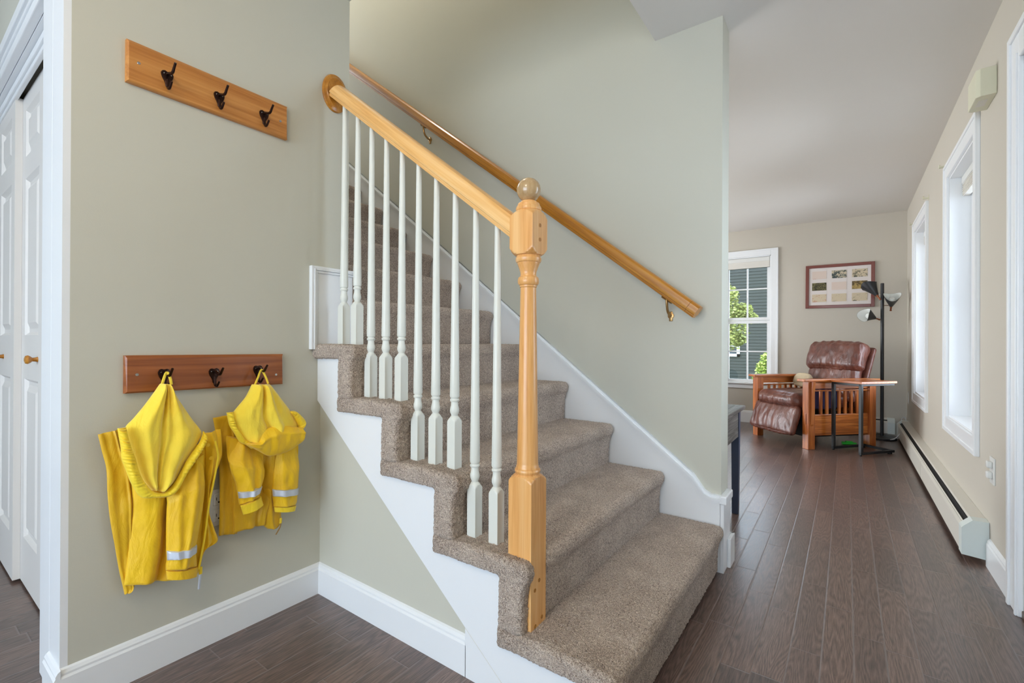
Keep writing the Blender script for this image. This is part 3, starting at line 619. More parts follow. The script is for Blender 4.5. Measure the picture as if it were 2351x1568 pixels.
# ------------------------------------------------------------------ open railing: newel post, rail, rosette, ten balusters
YC = 1.095
rail = empty('stair_railing', (-0.735, YC, zt(1)), label='open honey-wood stair railing with ball-topped newel post and white balusters', cat='stair railing')
nw = 0.0385
def turned(name, prof, half, mat, parent, loc, n=48):
    mb = MB(); mb.lathe(prof, (0, 0, 0), n, 2, True, half); o = mb.build(name, mat, parent, True, 0.5)
    o.location = Vector(loc)-(parent.location if parent else Vector()); return o
def arcchamf(z0, z1, r0, r1, n=5):
    out = []
    for i in range(n+1):
        t = i/n; out.append((z0+(z1-z0)*t, r0+(r1-r0)*(t**1.6)))
    return out
R2 = nw*math.sqrt(2)+0.0005
# newel profile measured from floor
prof = [(0.200, R2), (0.608, R2)]+arcchamf(0.609, 0.628, R2, 0.035)+[(0.630, 0.033), (0.633, 0.0355), (0.638, 0.037), (0.643, 0.0355), (0.645, 0.0325), (0.650, 0.0325), (0.653, 0.031), (0.66, 0.0305)]
prof += [(0.66+(1.155-0.66)*t, 0.0305-0.0080*t) for t in (0.2, 0.4, 0.6, 0.8, 1.0)]
prof += [(1.157, 0.0245), (1.162, 0.0245), (1.163, 0.027), (1.168, 0.0300), (1.176, 0.0305), (1.184, 0.0285), (1.187, 0.024), (1.192, 0.0225), (1.200, 0.0232), (1.212, 0.0275), (1.222, 0.0315), (1.226, 0.0325), (1.227, 0.0345), (1.232, 0.0368), (1.238, 0.0368), (1.243, 0.0340), (1.246, 0.0335)]
prof += [(1.2465+(1.266-1.2465)*t, 0.036+(R2-0.036)*(t**0.6)) for t in (0.05, 0.25, 0.5, 0.75, 1.0)]
prof += [(1.351, R2)]+[(1.351+0.020*t, R2-(R2-0.037)*(t**1.5)) for t in (0.25, 0.5, 0.75, 1.0)]
prof += [(1.372, 0.0345), (1.374, 0.0360), (1.380, 0.0365), (1.385, 0.0345), (1.3855, 0.0315), (1.390, 0.0318), (1.394, 0.0300), (1.3945, 0.024), (1.400, 0.0225), (1.403, 0.016)]
post = turned('newel_post', prof, nw, M['honey'], rail, (-0.735, YC, 0), 96)
mb = MB(); bp_ = [(1.4335-0.0345*math.cos(PI*t/18), max(0.0005, 0.0345*math.sin(PI*t/18))) for t in range(19)]
mb.lathe(bp_, (0, 0, 0), 40, 2, True); ball = mb.build('ball_finial', M['knob_wood'], post, True, 2.0)
def plug(x, y, z, parent):
    mb = MB(); mb.lathe([(-0.002, 0.0055), (0.0007, 0.0055)], (x, y, z), 16, 0); o = mb.build('wood_plug', M['amber_x'], parent, False); return o
for y, z in ((0.0, 1.328), (0.0, 1.288), (0.0035, 0.335), (-0.018, 0.315), (0.018, 0.226), (-0.016, 0.215)): plug(nw, y, z, post)
# balusters
bprof0 = [(0, 0.0245), (0.150, 0.0245)]+[(0.150+0.020*t, 0.0245-(0.0245-0.0105)*(t**1.2)) for t in (0.2, 0.4, 0.6, 0.8, 1.0)]
bprof0 += [(0.174, 0.0110), (0.179, 0.0135), (0.186, 0.0150), (0.193, 0.0143), (0.202, 0.0122), (0.212, 0.0114), (0.215, 0.0115), (0.2155, 0.0138), (0.220, 0.0153), (0.2245, 0.0138), (0.225, 0.0118), (0.2275, 0.0118), (0.229, 0.0145), (0.234, 0.0155)]
def railbot(x): return 1.295-(x+0.777)*0.761
bx = [-0.846, -0.931, -1.017, -1.102, -1.187, -1.272, -1.357, -1.442, -1.527, -1.612]
for i, x in enumerate(bx):
    k = 2
    while x < xr(k+1)+0.0: k += 1
    zb = zt(k)-0.004; ztp = railbot(x)+0.012; H = ztp-zb
    pr = list(bprof0)+[(0.234+(H-0.234)*t, 0.0155-0.0067*t**0.8) for t in (0.15, 0.3, 0.5, 0.7, 0.85, 1.0)]
    o = turned('baluster', pr, 0.0165, M['baluster'], rail, (x, YC, zb), 32)
# hand rail (built along local X, then tilted)
def rail_sec(w, h):
    hw = w/2
    return [(-hw*0.62, 0), (hw*0.62, 0), (hw*0.66, h*0.10), (hw*0.70, h*0.12), (hw*0.72, h*0.20), (hw*0.93, h*0.24), (hw, h*0.34), (hw, h*0.62), (hw*0.93, h*0.80), (hw*0.72, h*0.93), (hw*0.35, h), (-hw*0.35, h), (-hw*0.72, h*0.93), (-hw*0.93, h*0.80), (-hw, h*0.62), (-hw, h*0.34), (-hw*0.93, h*0.24), (-hw*0.72, h*0.20), (-hw*0.70, h*0.12), (-hw*0.66, h*0.10)]
ang = math.atan(0.761)
def sheared_rail(name, mat, x0, x1, zbot0, y, w, h, parent, seg=1):
    """rail between x0 and x1 (x0>x1 lower end), with vertical end cuts"""
    sec = rail_sec(w, h); L = (x0-x1)/math.cos(ang)
    rows = []
    for X in (x0, x1):
        row = []
        for (a, b) in sec:
            # perpendicular section point then slide along the rail so that the end plane is vertical
            # local: along = t, up = b ; t chosen so world x == X
            t = ((x0-X)/math.cos(ang))+b*math.tan(ang)*-1
            row.append(Vector((t, a, b)))
        rows.append(row)
    mb = MB(); mb.grid(rows, True, True); o = mb.build(name, mat, parent, True, 0.35)
    # local X runs up the stairs (world -x, +z)
    ex = Vector((-math.cos(ang), 0, math.sin(ang))); ez = Vector((math.sin(ang), 0, math.cos(ang))); ey = ez.cross(ex)
    mt = Matrix(((ex.x, ey.x, ez.x, x0), (ex.y, ey.y, ez.y, y), (ex.z, ey.z, ez.z, zbot0), (0, 0, 0, 1)))
    o.matrix_basis = Matrix.Translation(-parent.location) @ mt
    return o
hr = sheared_rail('handrail', M['honey_x'], -0.7735, XL+0.016, railbot(-0.7735), YC, 0.060, 0.0575, rail)
mb = MB(); mb.lathe([(0.0, 0.076), (0.004, 0.077), (0.010, 0.074), (0.013, 0.066), (0.015, 0.062), (0.018, 0.058), (0.018, 0.01)], (0, 0, 0), 48, 0)
ros = mb.build('rosette', M['amber_x'], rail, True, 0.4); ros.scale = (1, 0.74, 1.0); ros.location = Vector((XL, 1.113, 2.018))-rail.location

# ------------------------------------------------------------------ wall handrail on the far wall
wr = empty('wall_handrail', (-0.52, 2.125, 1.08), label='long amber wooden handrail fixed to the far stair wall with brass brackets', cat='handrail')
ang = math.atan(0.766)
rowsec = rail_sec(0.058, 0.058)
L = (3.4-0.51)/math.cos(ang)
mb = MB(); mb.grid([[Vector((t, a, b)) for a, b in rowsec] for t in (0.045, L)], True, True)
mb.grid([[Vector((0.0, a, b)) for a, b in rowsec], [Vector((0.044, a, b)) for a, b in rowsec]], True, True)
o = mb.build('rail', M['amber_x'], wr, True, 0.35)
ex = Vector((-math.cos(ang), 0, math.sin(ang))); ez = Vector((math.sin(ang), 0, math.cos(ang))); ey = ez.cross(ex)
yr = 2.122; x0 = -0.548; z0 = 1.112
o.matrix_basis = Matrix.Translation(-wr.location) @ Matrix(((ex.x, ey.x, ez.x, x0), (ex.y, ey.y, ez.y, yr), (ex.z, ey.z, ez.z, z0), (0, 0, 0, 1)))
def bracket(x):
    zb = z0+(x0-x)*0.766
    mb = MB()
    mb.lathe([(0, 0.014), (-0.004, 0.014), (-0.006, 0.008)], (x, YF, zb-0.075), 20, 1)
    mb.tube(catmull([(x, YF-0.002, zb-0.075), (x, YF-0.02, zb-0.072), (x, yr+0.012, zb-0.055), (x, yr, zb-0.02), (x, yr, zb-0.002)], 12), 0.006, 10)
    mb.tube([(x-0.022, yr, zb+0.012), (x, yr, zb-0.004), (x+0.022, yr, zb-0.020)], 0.006, 8)
    mb.box(x-0.008, x+0.008, YF-0.005, YF, zb-0.10, zb-0.055, 0.002)
    rel(mb.build('bracket', M['brass'], wr, True, 0.6), wr)
for x in (-0.665, -2.26): bracket(x)
# ------------------------------------------------------------------ coat racks
def hook(name, y, z, parent):
    xf = -1.693
    mb = MB()
    # heart shaped back plate
    prof = [(0, 0.013), (0.007, 0.0155), (0.013, 0.013), (0.0165, 0.006), (0.016, 0.0), (0.0135, -0.008), (0.009, -0.016), (0.0055, -0.024), (0.0045, -0.032), (0.0, -0.036)]
    pts = prof+[(-a, b) for a, b in prof[-2:0:-1]]
    c = [Vector((xf+0.0005, y+a, z+b)) for a, b in pts]; m_ = [Vector((xf+0.004, y+a*0.93, z+b*0.93)) for a, b in pts]
    t_ = [Vector((xf+0.0065, y+a*0.25, z+b*0.55-0.004)) for a, b in pts]
    mb.grid([c, m_, t_], True, True)
    o = mb.build('hook', M['bronze'], parent, True, 0.8)
    mb = MB(); pa = catmull([(xf+0.004, y, z+0.004), (xf+0.016, y, z+0.003), (xf+0.036, y, z-0.003), (xf+0.047, y, z-0.002), (xf+0.055, y, z+0.006), (xf+0.067, y, z+0.018)], 20)
    mb.tube(pa, 0.0035, 10, [0.0052-0.0018*(i/19) for i in range(20)]); mb.build('upper_prong', M['bronze'], o, True)
    mb = MB(); pa = catmull([(xf+0.004, y, z-0.012), (xf+0.006, y, z-0.028), (xf+0.010, y, z-0.040), (xf+0.020, y, z-0.043), (xf+0.030, y, z-0.036), (xf+0.038, y, z-0.028)], 20)
    mb.tube(pa, 0.003, 10, [0.0046-0.0014*(i/19) for i in range(20)]); mb.build('lower_prong', M['bronze'], o, True)
    for s_ in (-1, 1):
        mb = MB(); mb.lathe([(0, 0.0028), (0.0012, 0.0022)], (xf+0.0042, y+s_*0.0085, z+0.0045), 12, 0); mb.build('screw', M['chrome'], o)
    return o
def rack(name, y0, y1, za, zb, slope, hooks, screws, mat, label):
    root = empty(name, (XL, (y0+y1)/2, (za+zb)/2), label=label, cat='coat rack')
    th = 0.018; bv = 0.008
    rows = []
    for y in (y0, y1):
        d = slope*(y-y0)
        rows.append([Vector((XL, y, za+d)), Vector((XL+th-0.005, y, za+d)), Vector((XL+th, y, za+bv*0.6+d)), Vector((XL+th, y, zb-bv+d)), Vector((XL+th-0.005, y, zb+d)), Vector((XL, y, zb+d))])
    # chamfered ends
    e0 = [Vector((p.x if p.x < XL+th-0.001 else XL+th, y0+(bv*0.6 if p.x > XL+th-0.001 else 0), p.z)) for p in rows[0]]
    e1 = [Vector((p.x, y1-(bv*0.6 if p.x > XL+th-0.001 else 0), p.z)) for p in rows[1]]
    mb = MB(); mb.grid([e0, e1], True, True); rel(mb.build('board', mat, root), root)
    for y, z in hooks: rel(hook('hook', y, z, root), root)
    for y, z in screws:
        mb = MB(); mb.lathe([(0, 0.0045), (0.0008, 0.004), (0.0009, 0.0022), (0.0002, 0.002)], (XL+th, y, z), 16, 0); rel(mb.build('screw', M['chrome'], root), root)
    return root
# children of a hook are built in world coordinates too; the hook itself stays unmoved so they inherit
rack('coat_rack', 0.431, 0.908, 1.755, 1.878, -0.004, [(0.529, 1.812), (0.674, 1.811), (0.820, 1.809)], [(0.459, 1.818), (0.880, 1.811)], M['alder'], 'honey wooden coat rack board with three empty hooks, high on the wall')
rack('coat_rack', 0.431, 0.896, 0.846, 0.957, -0.009, [(0.526, 0.899), (0.664, 0.895), (0.804, 0.899)], [(0.459, 0.900), (0.869, 0.878)], M['alder_dark'], 'reddish wooden coat rack board with yellow raincoats hanging from it')

# ------------------------------------------------------------------ yellow raincoats
def patch(name, rows, x0, bulge, mat, parent, folds=(), nz=0.0, m=56, n=40, back=0.004, seed=0.0, ruffle=0.0, rn=24, tilt=0.0, tuck=0.0):
    A = catmull([(a[0], a[1], 0) for a, b in rows], m); B = catmull([(b[0], b[1], 0) for a, b in rows], m)
    F, K = [], []
    for i in range(m):
        v = i/(m-1); f, k = [], []
        env = min(1, v/0.06)*min(1, (1-v)/0.06) if m > 1 else 1
        env = env**0.5 if env > 0 else 0
        for j in range(n):
            u = j/(n-1); p = A[i].lerp(B[i], u)
            e = max(0.0, math.sin(PI*u))**0.5
            d = bulge*e*(0.35+0.65*env)
            for (u0, u1, wd, am) in folds:
                c = u0+(u1-u0)*v; d += am*math.exp(-((u-c)/wd)**2)*min(1, 4*u)*min(1, 4*(1-u))*1.0
            d += nz*(noise.noise((p.x*22+seed, p.y*9, seed))+0.5*noise.noise((p.x*55+seed, p.y*20, seed+3)))*e
            if ruffle: d += ruffle*math.sin(v*rn*2*PI+2.0*math.sin(v*37+u))*(0.25+0.75*e)*(0.6+0.4*math.sin(v*91))*(0.12+0.88*min(1, abs(v-0.5)*3.2)**2)
            x = x0+d+tilt*v-tuck*max(0.0, 1-v/0.22)
            f.append(Vector((max(x, XL+0.004), p.x, p.y))); k.append(Vector((max(x0-back+tilt*v, XL+0.002) if 0 < j < n-1 and 0 < i < m-1 else max(x, XL+0.004), p.x, p.y)))
        F.append(f); K.append(k)
    mb = MB(); mb.grid(F); mb.grid(K)
    bmesh.ops.remove_doubles(mb.bm, verts=mb.bm.verts, dist=0.00002); bmesh.ops.recalc_face_normals(mb.bm, faces=mb.bm.faces)
    o = mb.build(name, mat, parent, True, 1.2)
    return rel(o, root_of(o))
def root_of(o):
    while o.parent: o = o.parent
    return o
def sub(o):  # grandchildren: geometry is in world coordinates, parent already carries the inverse
    o.matrix_parent_inverse = Matrix.Identity(4); return o
def strap(name, pts, r, mat, parent, flat=0.35):
    pts = catmull(pts, 14); rows = []
    for i, p in enumerate(pts):
        t = (pts[min(i+1, 13)]-pts[max(i-1, 0)]).normalized(); u = t.cross(Vector((1, 0, 0))).normalized(); v = t.cross(u)
        rows.append([p+u*math.cos(2*PI*k/10)*r+v*math.sin(2*PI*k/10)*r*flat for k in range(10)])
    mb = MB(); mb.grid(rows, True, True); return rel(mb.build(name, mat, parent, True), root_of(parent))
def R(k): return [((a[0], a[1]), (b[0], b[1])) for a, b in JR[k]]
ca = empty('raincoat', (-1.64, 0.53, 0.9), label='larger yellow raincoat hanging from the left hook of the lower rack', cat='raincoat')
patch('inside_front_panel', R('A_left_front'), -1.690, 0.010, M['rain_dark'], ca, [(0.72, 0.75, 0.05, 0.006), (0.3, 0.4, 0.18, -0.004)], 0.006, seed=1)
patch('coat_body', R('A_body'), -1.678, 0.022, M['rain'], ca, [(0.50, 0.42, 0.07, -0.020), (0.12, 0.10, 0.10, 0.008), (0.28, 0.26, 0.10, 0.010)], 0.006, m=70, n=70, seed=2)
patch('front_flap', R('A_right_front'), -1.668, 0.008, M['rain'], ca, [(0.35, 0.3, 0.15, 0.010), (0.75, 0.6, 0.12, -0.008)], 0.012, m=70, n=30, seed=3)
sl_ = patch('sleeve', R('A_sleeve')[:8], -1.646, 0.024, M['rain'], ca, [(0.75, 0.5, 0.12, 0.012), (0.25, 0.35, 0.10, 0.006)], 0.008, seed=4, m=64, tuck=0.03)
patch('sleeve_cuff', R('A_sleeve')[7:], -1.642, 0.022, M['rain'], ca, (), 0.004, m=14, n=90, seed=5)
patch('reflective_band', R('A_sleeve')[4:6], -1.6405, 0.028, M['reflective'], ca, [(0.62, 0.60, 0.12, 0.010), (0.25, 0.3, 0.10, 0.006)], 0.003, m=8, n=50, seed=4)
patch('hood_lining', R('A_lining'), -1.650, 0.034, M['lining'], ca, [(0.46, 0.40, 0.045, -0.016), (0.60, 0.50, 0.06, -0.010), (0.75, 0.72, 0.12, 0.012), (0.2, 0.22, 0.1, 0.010)], 0.005, m=80, n=64, seed=6)
patch('hood_brim', R('A_brim'), -1.631, 0.016, M['brim'], ca, (), 0.004, m=220, n=18, seed=7, ruffle=0.0046, rn=52)
strap('hanging_loop', [(-1.652, 0.5315, 0.868), (-1.650, 0.5285, 0.885), (-1.655, 0.5250, 0.900), (-1.657, 0.5215, 0.9045), (-1.655, 0.5175, 0.900), (-1.650, 0.5120, 0.888), (-1.650, 0.5070, 0.868)], 0.0038, M['lining'], ca)
zp = [( -1.640, p[0], p[1]) for p in JP['A_zip']]
zo = strap('zipper', zp, 0.0030, M['brim'], ca)
strap('zipper_pull', [(-1.645, 0.6100, 0.2850), (-1.643, 0.6079, 0.262), (-1.645, 0.6055, 0.222)], 0.0034, M['reflective'], ca)
strap('zipper_slider', [(-1.645, 0.6100, 0.2900), (-1.643, 0.6090, 0.268)], 0.0050, M['brim'], ca)
for y, z in ((0.6315, 0.668), (0.640, 0.625)):
    mb = MB(); mb.lathe([(0, 0.006), (0.002, 0.006), (0.003, 0.003)], (-1.652, y, z), 14, 0); rel(mb.build('snap_button', M['rain'], ca, True), ca)

cb = empty('raincoat', (-1.64, 0.80, 0.9), label='smaller yellow raincoat hanging from the right hook of the lower rack', cat='raincoat')
patch('inside_front_panel', R('B_left_front'), -1.690, 0.010, M['rain_dark'], cb, [(0.78, 0.8, 0.06, 0.005), (0.4, 0.3, 0.2, -0.004)], 0.006, seed=11)
patch('coat_body', R('B_body'), -1.682, 0.018, M['rain_dark'], cb, [(0.55, 0.6, 0.06, -0.012), (0.7, 0.8, 0.06, 0.010)], 0.010, seed=12, n=60)
patch('coat_hem', R('B_right_hem'), -1.676, 0.014, M['rain_dark'], cb, [(0.3, 0.5, 0.12, 0.008)], 0.008, seed=13)
patch('sleeve', R('B_sleeve_left')[:7], -1.654, 0.026, M['rain'], cb, [(0.3, 0.5, 0.14, 0.010), (0.7, 0.6, 0.10, -0.008)], 0.010, seed=14, m=64, tuck=0.034)
patch('sleeve_cuff', R('B_sleeve_left')[6:], -1.643, 0.020, M['brim'], cb, (), 0.004, m=14, n=90, seed=15)
patch('reflective_band', R('B_sleeve_left')[4:6], -1.6485, 0.030, M['reflective'], cb, [(0.5, 0.5, 0.10, 0.008)], 0.003, m=8, n=50, seed=14)
patch('sleeve', R('B_sleeve_right')[:7], -1.658, 0.026, M['rain'], cb, [(0.3, 0.4, 0.16, 0.008)], 0.008, seed=16, m=64, tuck=0.03)
patch('sleeve_cuff', R('B_sleeve_right')[6:], -1.652, 0.020, M['brim'], cb, (), 0.004, m=14, n=90, seed=17)
patch('reflective_band', R('B_sleeve_right')[3:5], -1.6535, 0.029, M['reflective'], cb, [(0.3, 0.3, 0.12, 0.008)], 0.002, m=8, n=50, seed=16)
patch('hood_lining', R('B_lining'), -1.650, 0.036, M['lining'], cb, [(0.42, 0.5, 0.05, -0.018), (0.58, 0.66, 0.05, 0.008), (0.2, 0.2, 0.1, 0.008)], 0.008, m=70, n=60, seed=18)
patch('hood_brim', R('B_brim'), -1.644, 0.014, M['brim'], cb, (), 0.004, m=110, n=16, seed=19, ruffle=0.0036, rn=20)
patch('hood_brim', R('B_right_brim'), -1.640, 0.022, M['brim'], cb, (), 0.003, m=80, n=16, seed=20, ruffle=0.004, rn=12)
patch('hood_visor', R('B_visor'), -1.624, 0.024, M['rain'], cb, [(0.25, 0.3, 0.1, 0.006)], 0.007, seed=21, m=70, n=36)
strap('hanging_loop', [(-1.652, 0.820, 0.851), (-1.650, 0.812, 0.872), (-1.655, 0.8040, 0.893), (-1.656, 0.8000, 0.9000), (-1.655, 0.7945, 0.895), (-1.650, 0.785, 0.876), (-1.650, 0.7745, 0.851)], 0.0036, M['lining'], cb)
strap('zipper_pull', [(-1.660, 0.8720, 0.352), (-1.658, 0.8686, 0.330), (-1.660, 0.8545, 0.306)], 0.0028, M['brass'], cb)
strap('zipper_slider', [(-1.660, 0.8725, 0.360), (-1.658, 0.8700, 0.342)], 0.0045, M['brim'], cb)

# ------------------------------------------------------------------ wall outlet between the coats
ow = empty('wall_outlet', (XL, 0.686, 0.443), label='white double wall outlet partly hidden between the two raincoats', cat='outlet')
rel(MB().box(XL, XL+0.005, 0.648, 0.722, 0.382, 0.504, 0.002).build('cover_plate', M['white_plastic'], ow), ow)
for zc in (0.470, 0.416):
    r_ = rel(MB().box(XL+0.004, XL+0.0075, 0.668, 0.702, zc-0.019, zc+0.019, 0.0015).build('receptacle', M['white_plastic'], ow), ow)
    mb = MB(); mb.box(XL+0.007, XL+0.0079, 0.6765, 0.6785, zc-0.002, zc+0.008); mb.box(XL+0.007, XL+0.0079, 0.6915, 0.6935, zc-0.001, zc+0.007); mb.lathe([(0, 0.003), (0.0009, 0.003)], (XL+0.007, 0.685, zc-0.009), 12, 0)
    sub(mb.build('slot', M['dark'], r_))
# ------------------------------------------------------------------ right wall things
def outlet_right():
    r_ = empty('wall_outlet', (XR, 2.90, 0.443), label='white double outlet with two plugs on the right wall beside the entry door casing', cat='outlet')
    rel(MB().box(XR-0.006, XR, 2.862, 2.938, 0.385, 0.502, 0.002).build('cover_plate', M['white_plastic'], r_), r_)
    for zc in (0.470, 0.424): rel(MB().box(XR-0.024, XR-0.005, 2.882, 2.918, zc-0.015, zc+0.015, 0.006, 3).build('plug', M['white_plastic'], r_, True, 1.0), r_)
outlet_right()
ch = empty('door_chime', (XR, 2.90, 2.15), label='boxy cream door chime mounted high on the right wall above the near window', cat='door chime')
mb = MB(); mb.prism([(XR, 2.850), (XR-0.052, 2.850), (XR-0.066, 2.864), (XR-0.066, 3.02), (XR-0.052, 3.034), (XR, 3.034)], 2, 2.09, 2.212, 0.003); rel(mb.build('housing', M['cream_plastic'], ch), ch)
mb = MB(); mb.box(XR-0.05, XR-0.02, 2.90, 2.97, 2.0885, 2.0905); rel(mb.build('speaker_slot', M['heater'], ch), ch)
# baseboard heater along the right wall
def heater(name, p, length, direction, label):
    """cross-section: distance from wall d, height z"""
    root = empty(name, (p[0], p[1], 0), label=label, cat='heater')
    ax = direction   # 'y' wall faces -x ; 'x' wall faces -y
    def P(d, l, z): return Vector((-d, l, z)) if ax == 'y' else Vector((-l, -d, z))
    def sweep(pts, a, b, nm, mat, par=root):
        mb = MB(); mb.grid([[P(d, a, z) for d, z in pts], [P(d, b, z) for d, z in pts]], True, True); return mb.build(nm, mat, par)
    b0 = 0.05
    sweep([(0.001, 0.024), (0.006, 0.024), (0.006, 0.184), (0.052, 0.184), (0.056, 0.178), (0.0575, 0.180), (0.053, 0.190), (0.001, 0.192)], b0, length, 'back_cover', M['heater'])
    sweep([(0.006, 0.05), (0.080, 0.05), (0.080, 0.15), (0.055, 0.168), (0.006, 0.17)], b0, length-0.02, 'heating_element', M['dark'])
    L1 = length*0.43
    for a, b in ((b0, L1-0.004), (L1+0.002, length)):
        sweep([(0.084, 0.042), (0.091, 0.036), (0.091, 0.148), (0.088, 0.156), (0.081, 0.160), (0.081, 0.154), (0.0855, 0.146), (0.0855, 0.044)], a, b, 'front_cover', M['heater'])
    sweep([(0.0745, 0.1655), (0.079, 0.160), (0.081, 0.162), (0.0765, 0.168)], b0, length, 'damper_edge', M['heater'])
    cap = [(0.001, 0.022), (0.0925, 0.030), (0.0925, 0.152), (0.088, 0.160), (0.055, 0.193), (0.001, 0.194)]
    sweep(cap, -0.002, b0+0.012, 'end_cap', M['heater_cap'])
    sweep(cap, length-0.05, length, 'end_cap', M['heater_cap'])
    return root
heater('baseboard_heater', (XR, 2.965), 3.45, 'y', 'long cream baseboard heater running under the two right-hand windows')
heater('baseboard_heater', (0.42, YB), 1.35, 'x', 'short baseboard heater on the back wall behind the recliner and floor lamp')
for y, z, lb in ((4.115, 2.165, 'small green curtain bracket at the far upper corner of the nearer right window'), (4.915, 2.165, 'small green curtain bracket at the near upper corner of the farther right window'), (5.885, 2.160, 'tiny pale curtain bracket near the room corner beside the farther right window')):
    r_ = empty('curtain_bracket', (XR, y, z), label=lb, cat='curtain bracket')
    mb = MB(); mb.box(-0.004, 0, -0.012, 0.012, -0.02, 0.02, 0.001); mb.box(-0.035, -0.003, -0.006, 0.006, -0.008, 0.004, 0.001); mb.box(-0.038, -0.03, -0.008, 0.008, -0.008, 0.014, 0.001)
    mb.build('bracket_body', M['cream_plastic'], r_)
# ------------------------------------------------------------------ framed postcards on the back wall
pf = empty('picture_frame', (-0.075, YB, 1.668), label='red-brown framed set of nine old postcards hanging on the back wall', cat='framed picture')
pf.rotation_euler = (0, math.radians(0.3), 0)
hw, hh, fwid = 0.325, 0.252, 0.034
mb = MB()
for a, b, c, d in ((-hw+fwid, hw-fwid, hh-fwid, hh), (-hw+fwid, hw-fwid, -hh, -hh+fwid), (-hw, -hw+fwid, -hh, hh), (hw-fwid, hw, -hh, hh)): mb.box(a, b, -0.022, -0.002, c, d, 0.003)
mb.build('frame', M['frame_red'], pf)
MB().box(-hw+0.02, hw-0.02, -0.012, -0.006, -hh+0.02, hh-0.02).build('mat_board', M['mat'], pf)
pap = srgb(212, 196, 168); pk = srgb(222, 204, 192)
cards = [(pk, srgb(206, 170, 156), srgb(190, 90, 70), 0.33, 26), (pap, srgb(110, 118, 110), srgb(60, 72, 72), 0.49, 30), (pap, srgb(150, 142, 120), srgb(90, 88, 74), 0.45, 34),
         (srgb(120, 112, 72), srgb(84, 78, 46), srgb(60, 56, 34), 0.5, 40), (pk, srgb(210, 188, 174), srgb(200, 140, 110), 0.3, 22), (srgb(176, 150, 90), srgb(130, 108, 60), srgb(92, 76, 44), 0.5, 12),
         (pap, srgb(196, 110, 84), srgb(140, 100, 80), 0.38, 24), (pap, srgb(140, 128, 104), srgb(60, 54, 44), 0.36, 24), (pap, srgb(150, 142, 116), srgb(90, 84, 66), 0.38, 28)]
for i, cdt in enumerate(cards):
    cx = -0.19+0.19*(i % 3); cz = 0.135-0.135*(i//3)
    o = MB().box(-0.07, 0.07, -0.0145, -0.0115, -0.045, 0.045).build('postcard', card('postcard_print_%d' % i, *cdt), pf); o.location = (cx, 0, cz)
# ------------------------------------------------------------------ recliner
rc = empty('recliner', (-0.292, 5.178, 0), -math.atan2(0.692, 0.722), label='mission style oak recliner with brown leather cushions in the far corner', cat='armchair')
def cb_(mb, u0, u1, v0, v1, z0, z1, bev=0.003): return mb.box(-u1, -u0, v0, v1, z0, z1, bev)
def puff(name, u0, u1, v0, v1, z0, z1, mat, parent, tilt=0.0, piv=None, r=0.05, wr=0.006, seed=0.0, seams=(), n=40):
    """a stuffed cushion: rounded box with soft bulging faces and wrinkles; tilt about the local x axis"""
    mb = MB(); r_ = bmesh.ops.create_cube(mb.bm, size=2.0); bmesh.ops.subdivide_edges(mb.bm, edges=mb.bm.edges[:], cuts=n, use_grid_fill=True)
    c = Vector((-(u0+u1)/2, (v0+v1)/2, (z0+z1)/2)); h = Vector(((u1-u0)/2, (v1-v0)/2, (z1-z0)/2))
    for v in mb.bm.verts:
        p = v.co.copy(); q = Vector([math.copysign(max(0, abs(p[i])-0), p[i]) for i in range(3)])
        # superellipsoid-like rounding
        e = []
        for i in range(3):
            rr = r/h[i]; e.append(max(0.0, abs(p[i])-(1-min(rr, 1))))
        inner = Vector([math.copysign(min(abs(p[i])*h[i], max(h[i]-r, 0)), p[i]) for i in range(3)])
        ext = Vector((p.x*h.x, p.y*h.y, p.z*h.z))-inner
        d = ext.normalized()*min(r, ext.length if ext.length < r else r) if ext.length > 1e-9 else Vector()
        L_ = max(abs(ext.x), abs(ext.y), abs(ext.z)); d = ext.normalized()*L_ if ext.length > 1e-9 else Vector()
        w_ = inner+d
        bul = (1-(p.x)**2)*(1-(p.z)**2)
        if abs(p.y) > 0.99: w_.y += math.copysign(0.018*bul, p.y)
        if abs(p.z) > 0.99: w_.z += math.copysign(0.014*(1-p.x**2)*(1-p.y**2), p.z)
        nn = noise.noise((w_.x*26+seed, w_.y*6, w_.z*9+seed))+0.6*noise.noise((w_.x*60+w_.z*14+seed, w_.y*10, w_.z*16))
        w_ += (d.normalized() if d.length > 0 else Vector((0, 0, 1)))*wr*nn
        for s_ in seams:
            g = math.exp(-((p.x-s_)/0.02)**2); w_ -= (d.normalized() if d.length > 0 else Vector())*0.006*g
        w_ += c
        if tilt:
            pv = Vector((w_.x, piv[0], piv[1])); w_ = pv+Matrix.Rotation(tilt, 3, 'X') @ (w_-pv)
        v.co = w_
    return mb.build(name, mat, parent, True, 3.0)
Wc, Dc = 0.755, 0.757
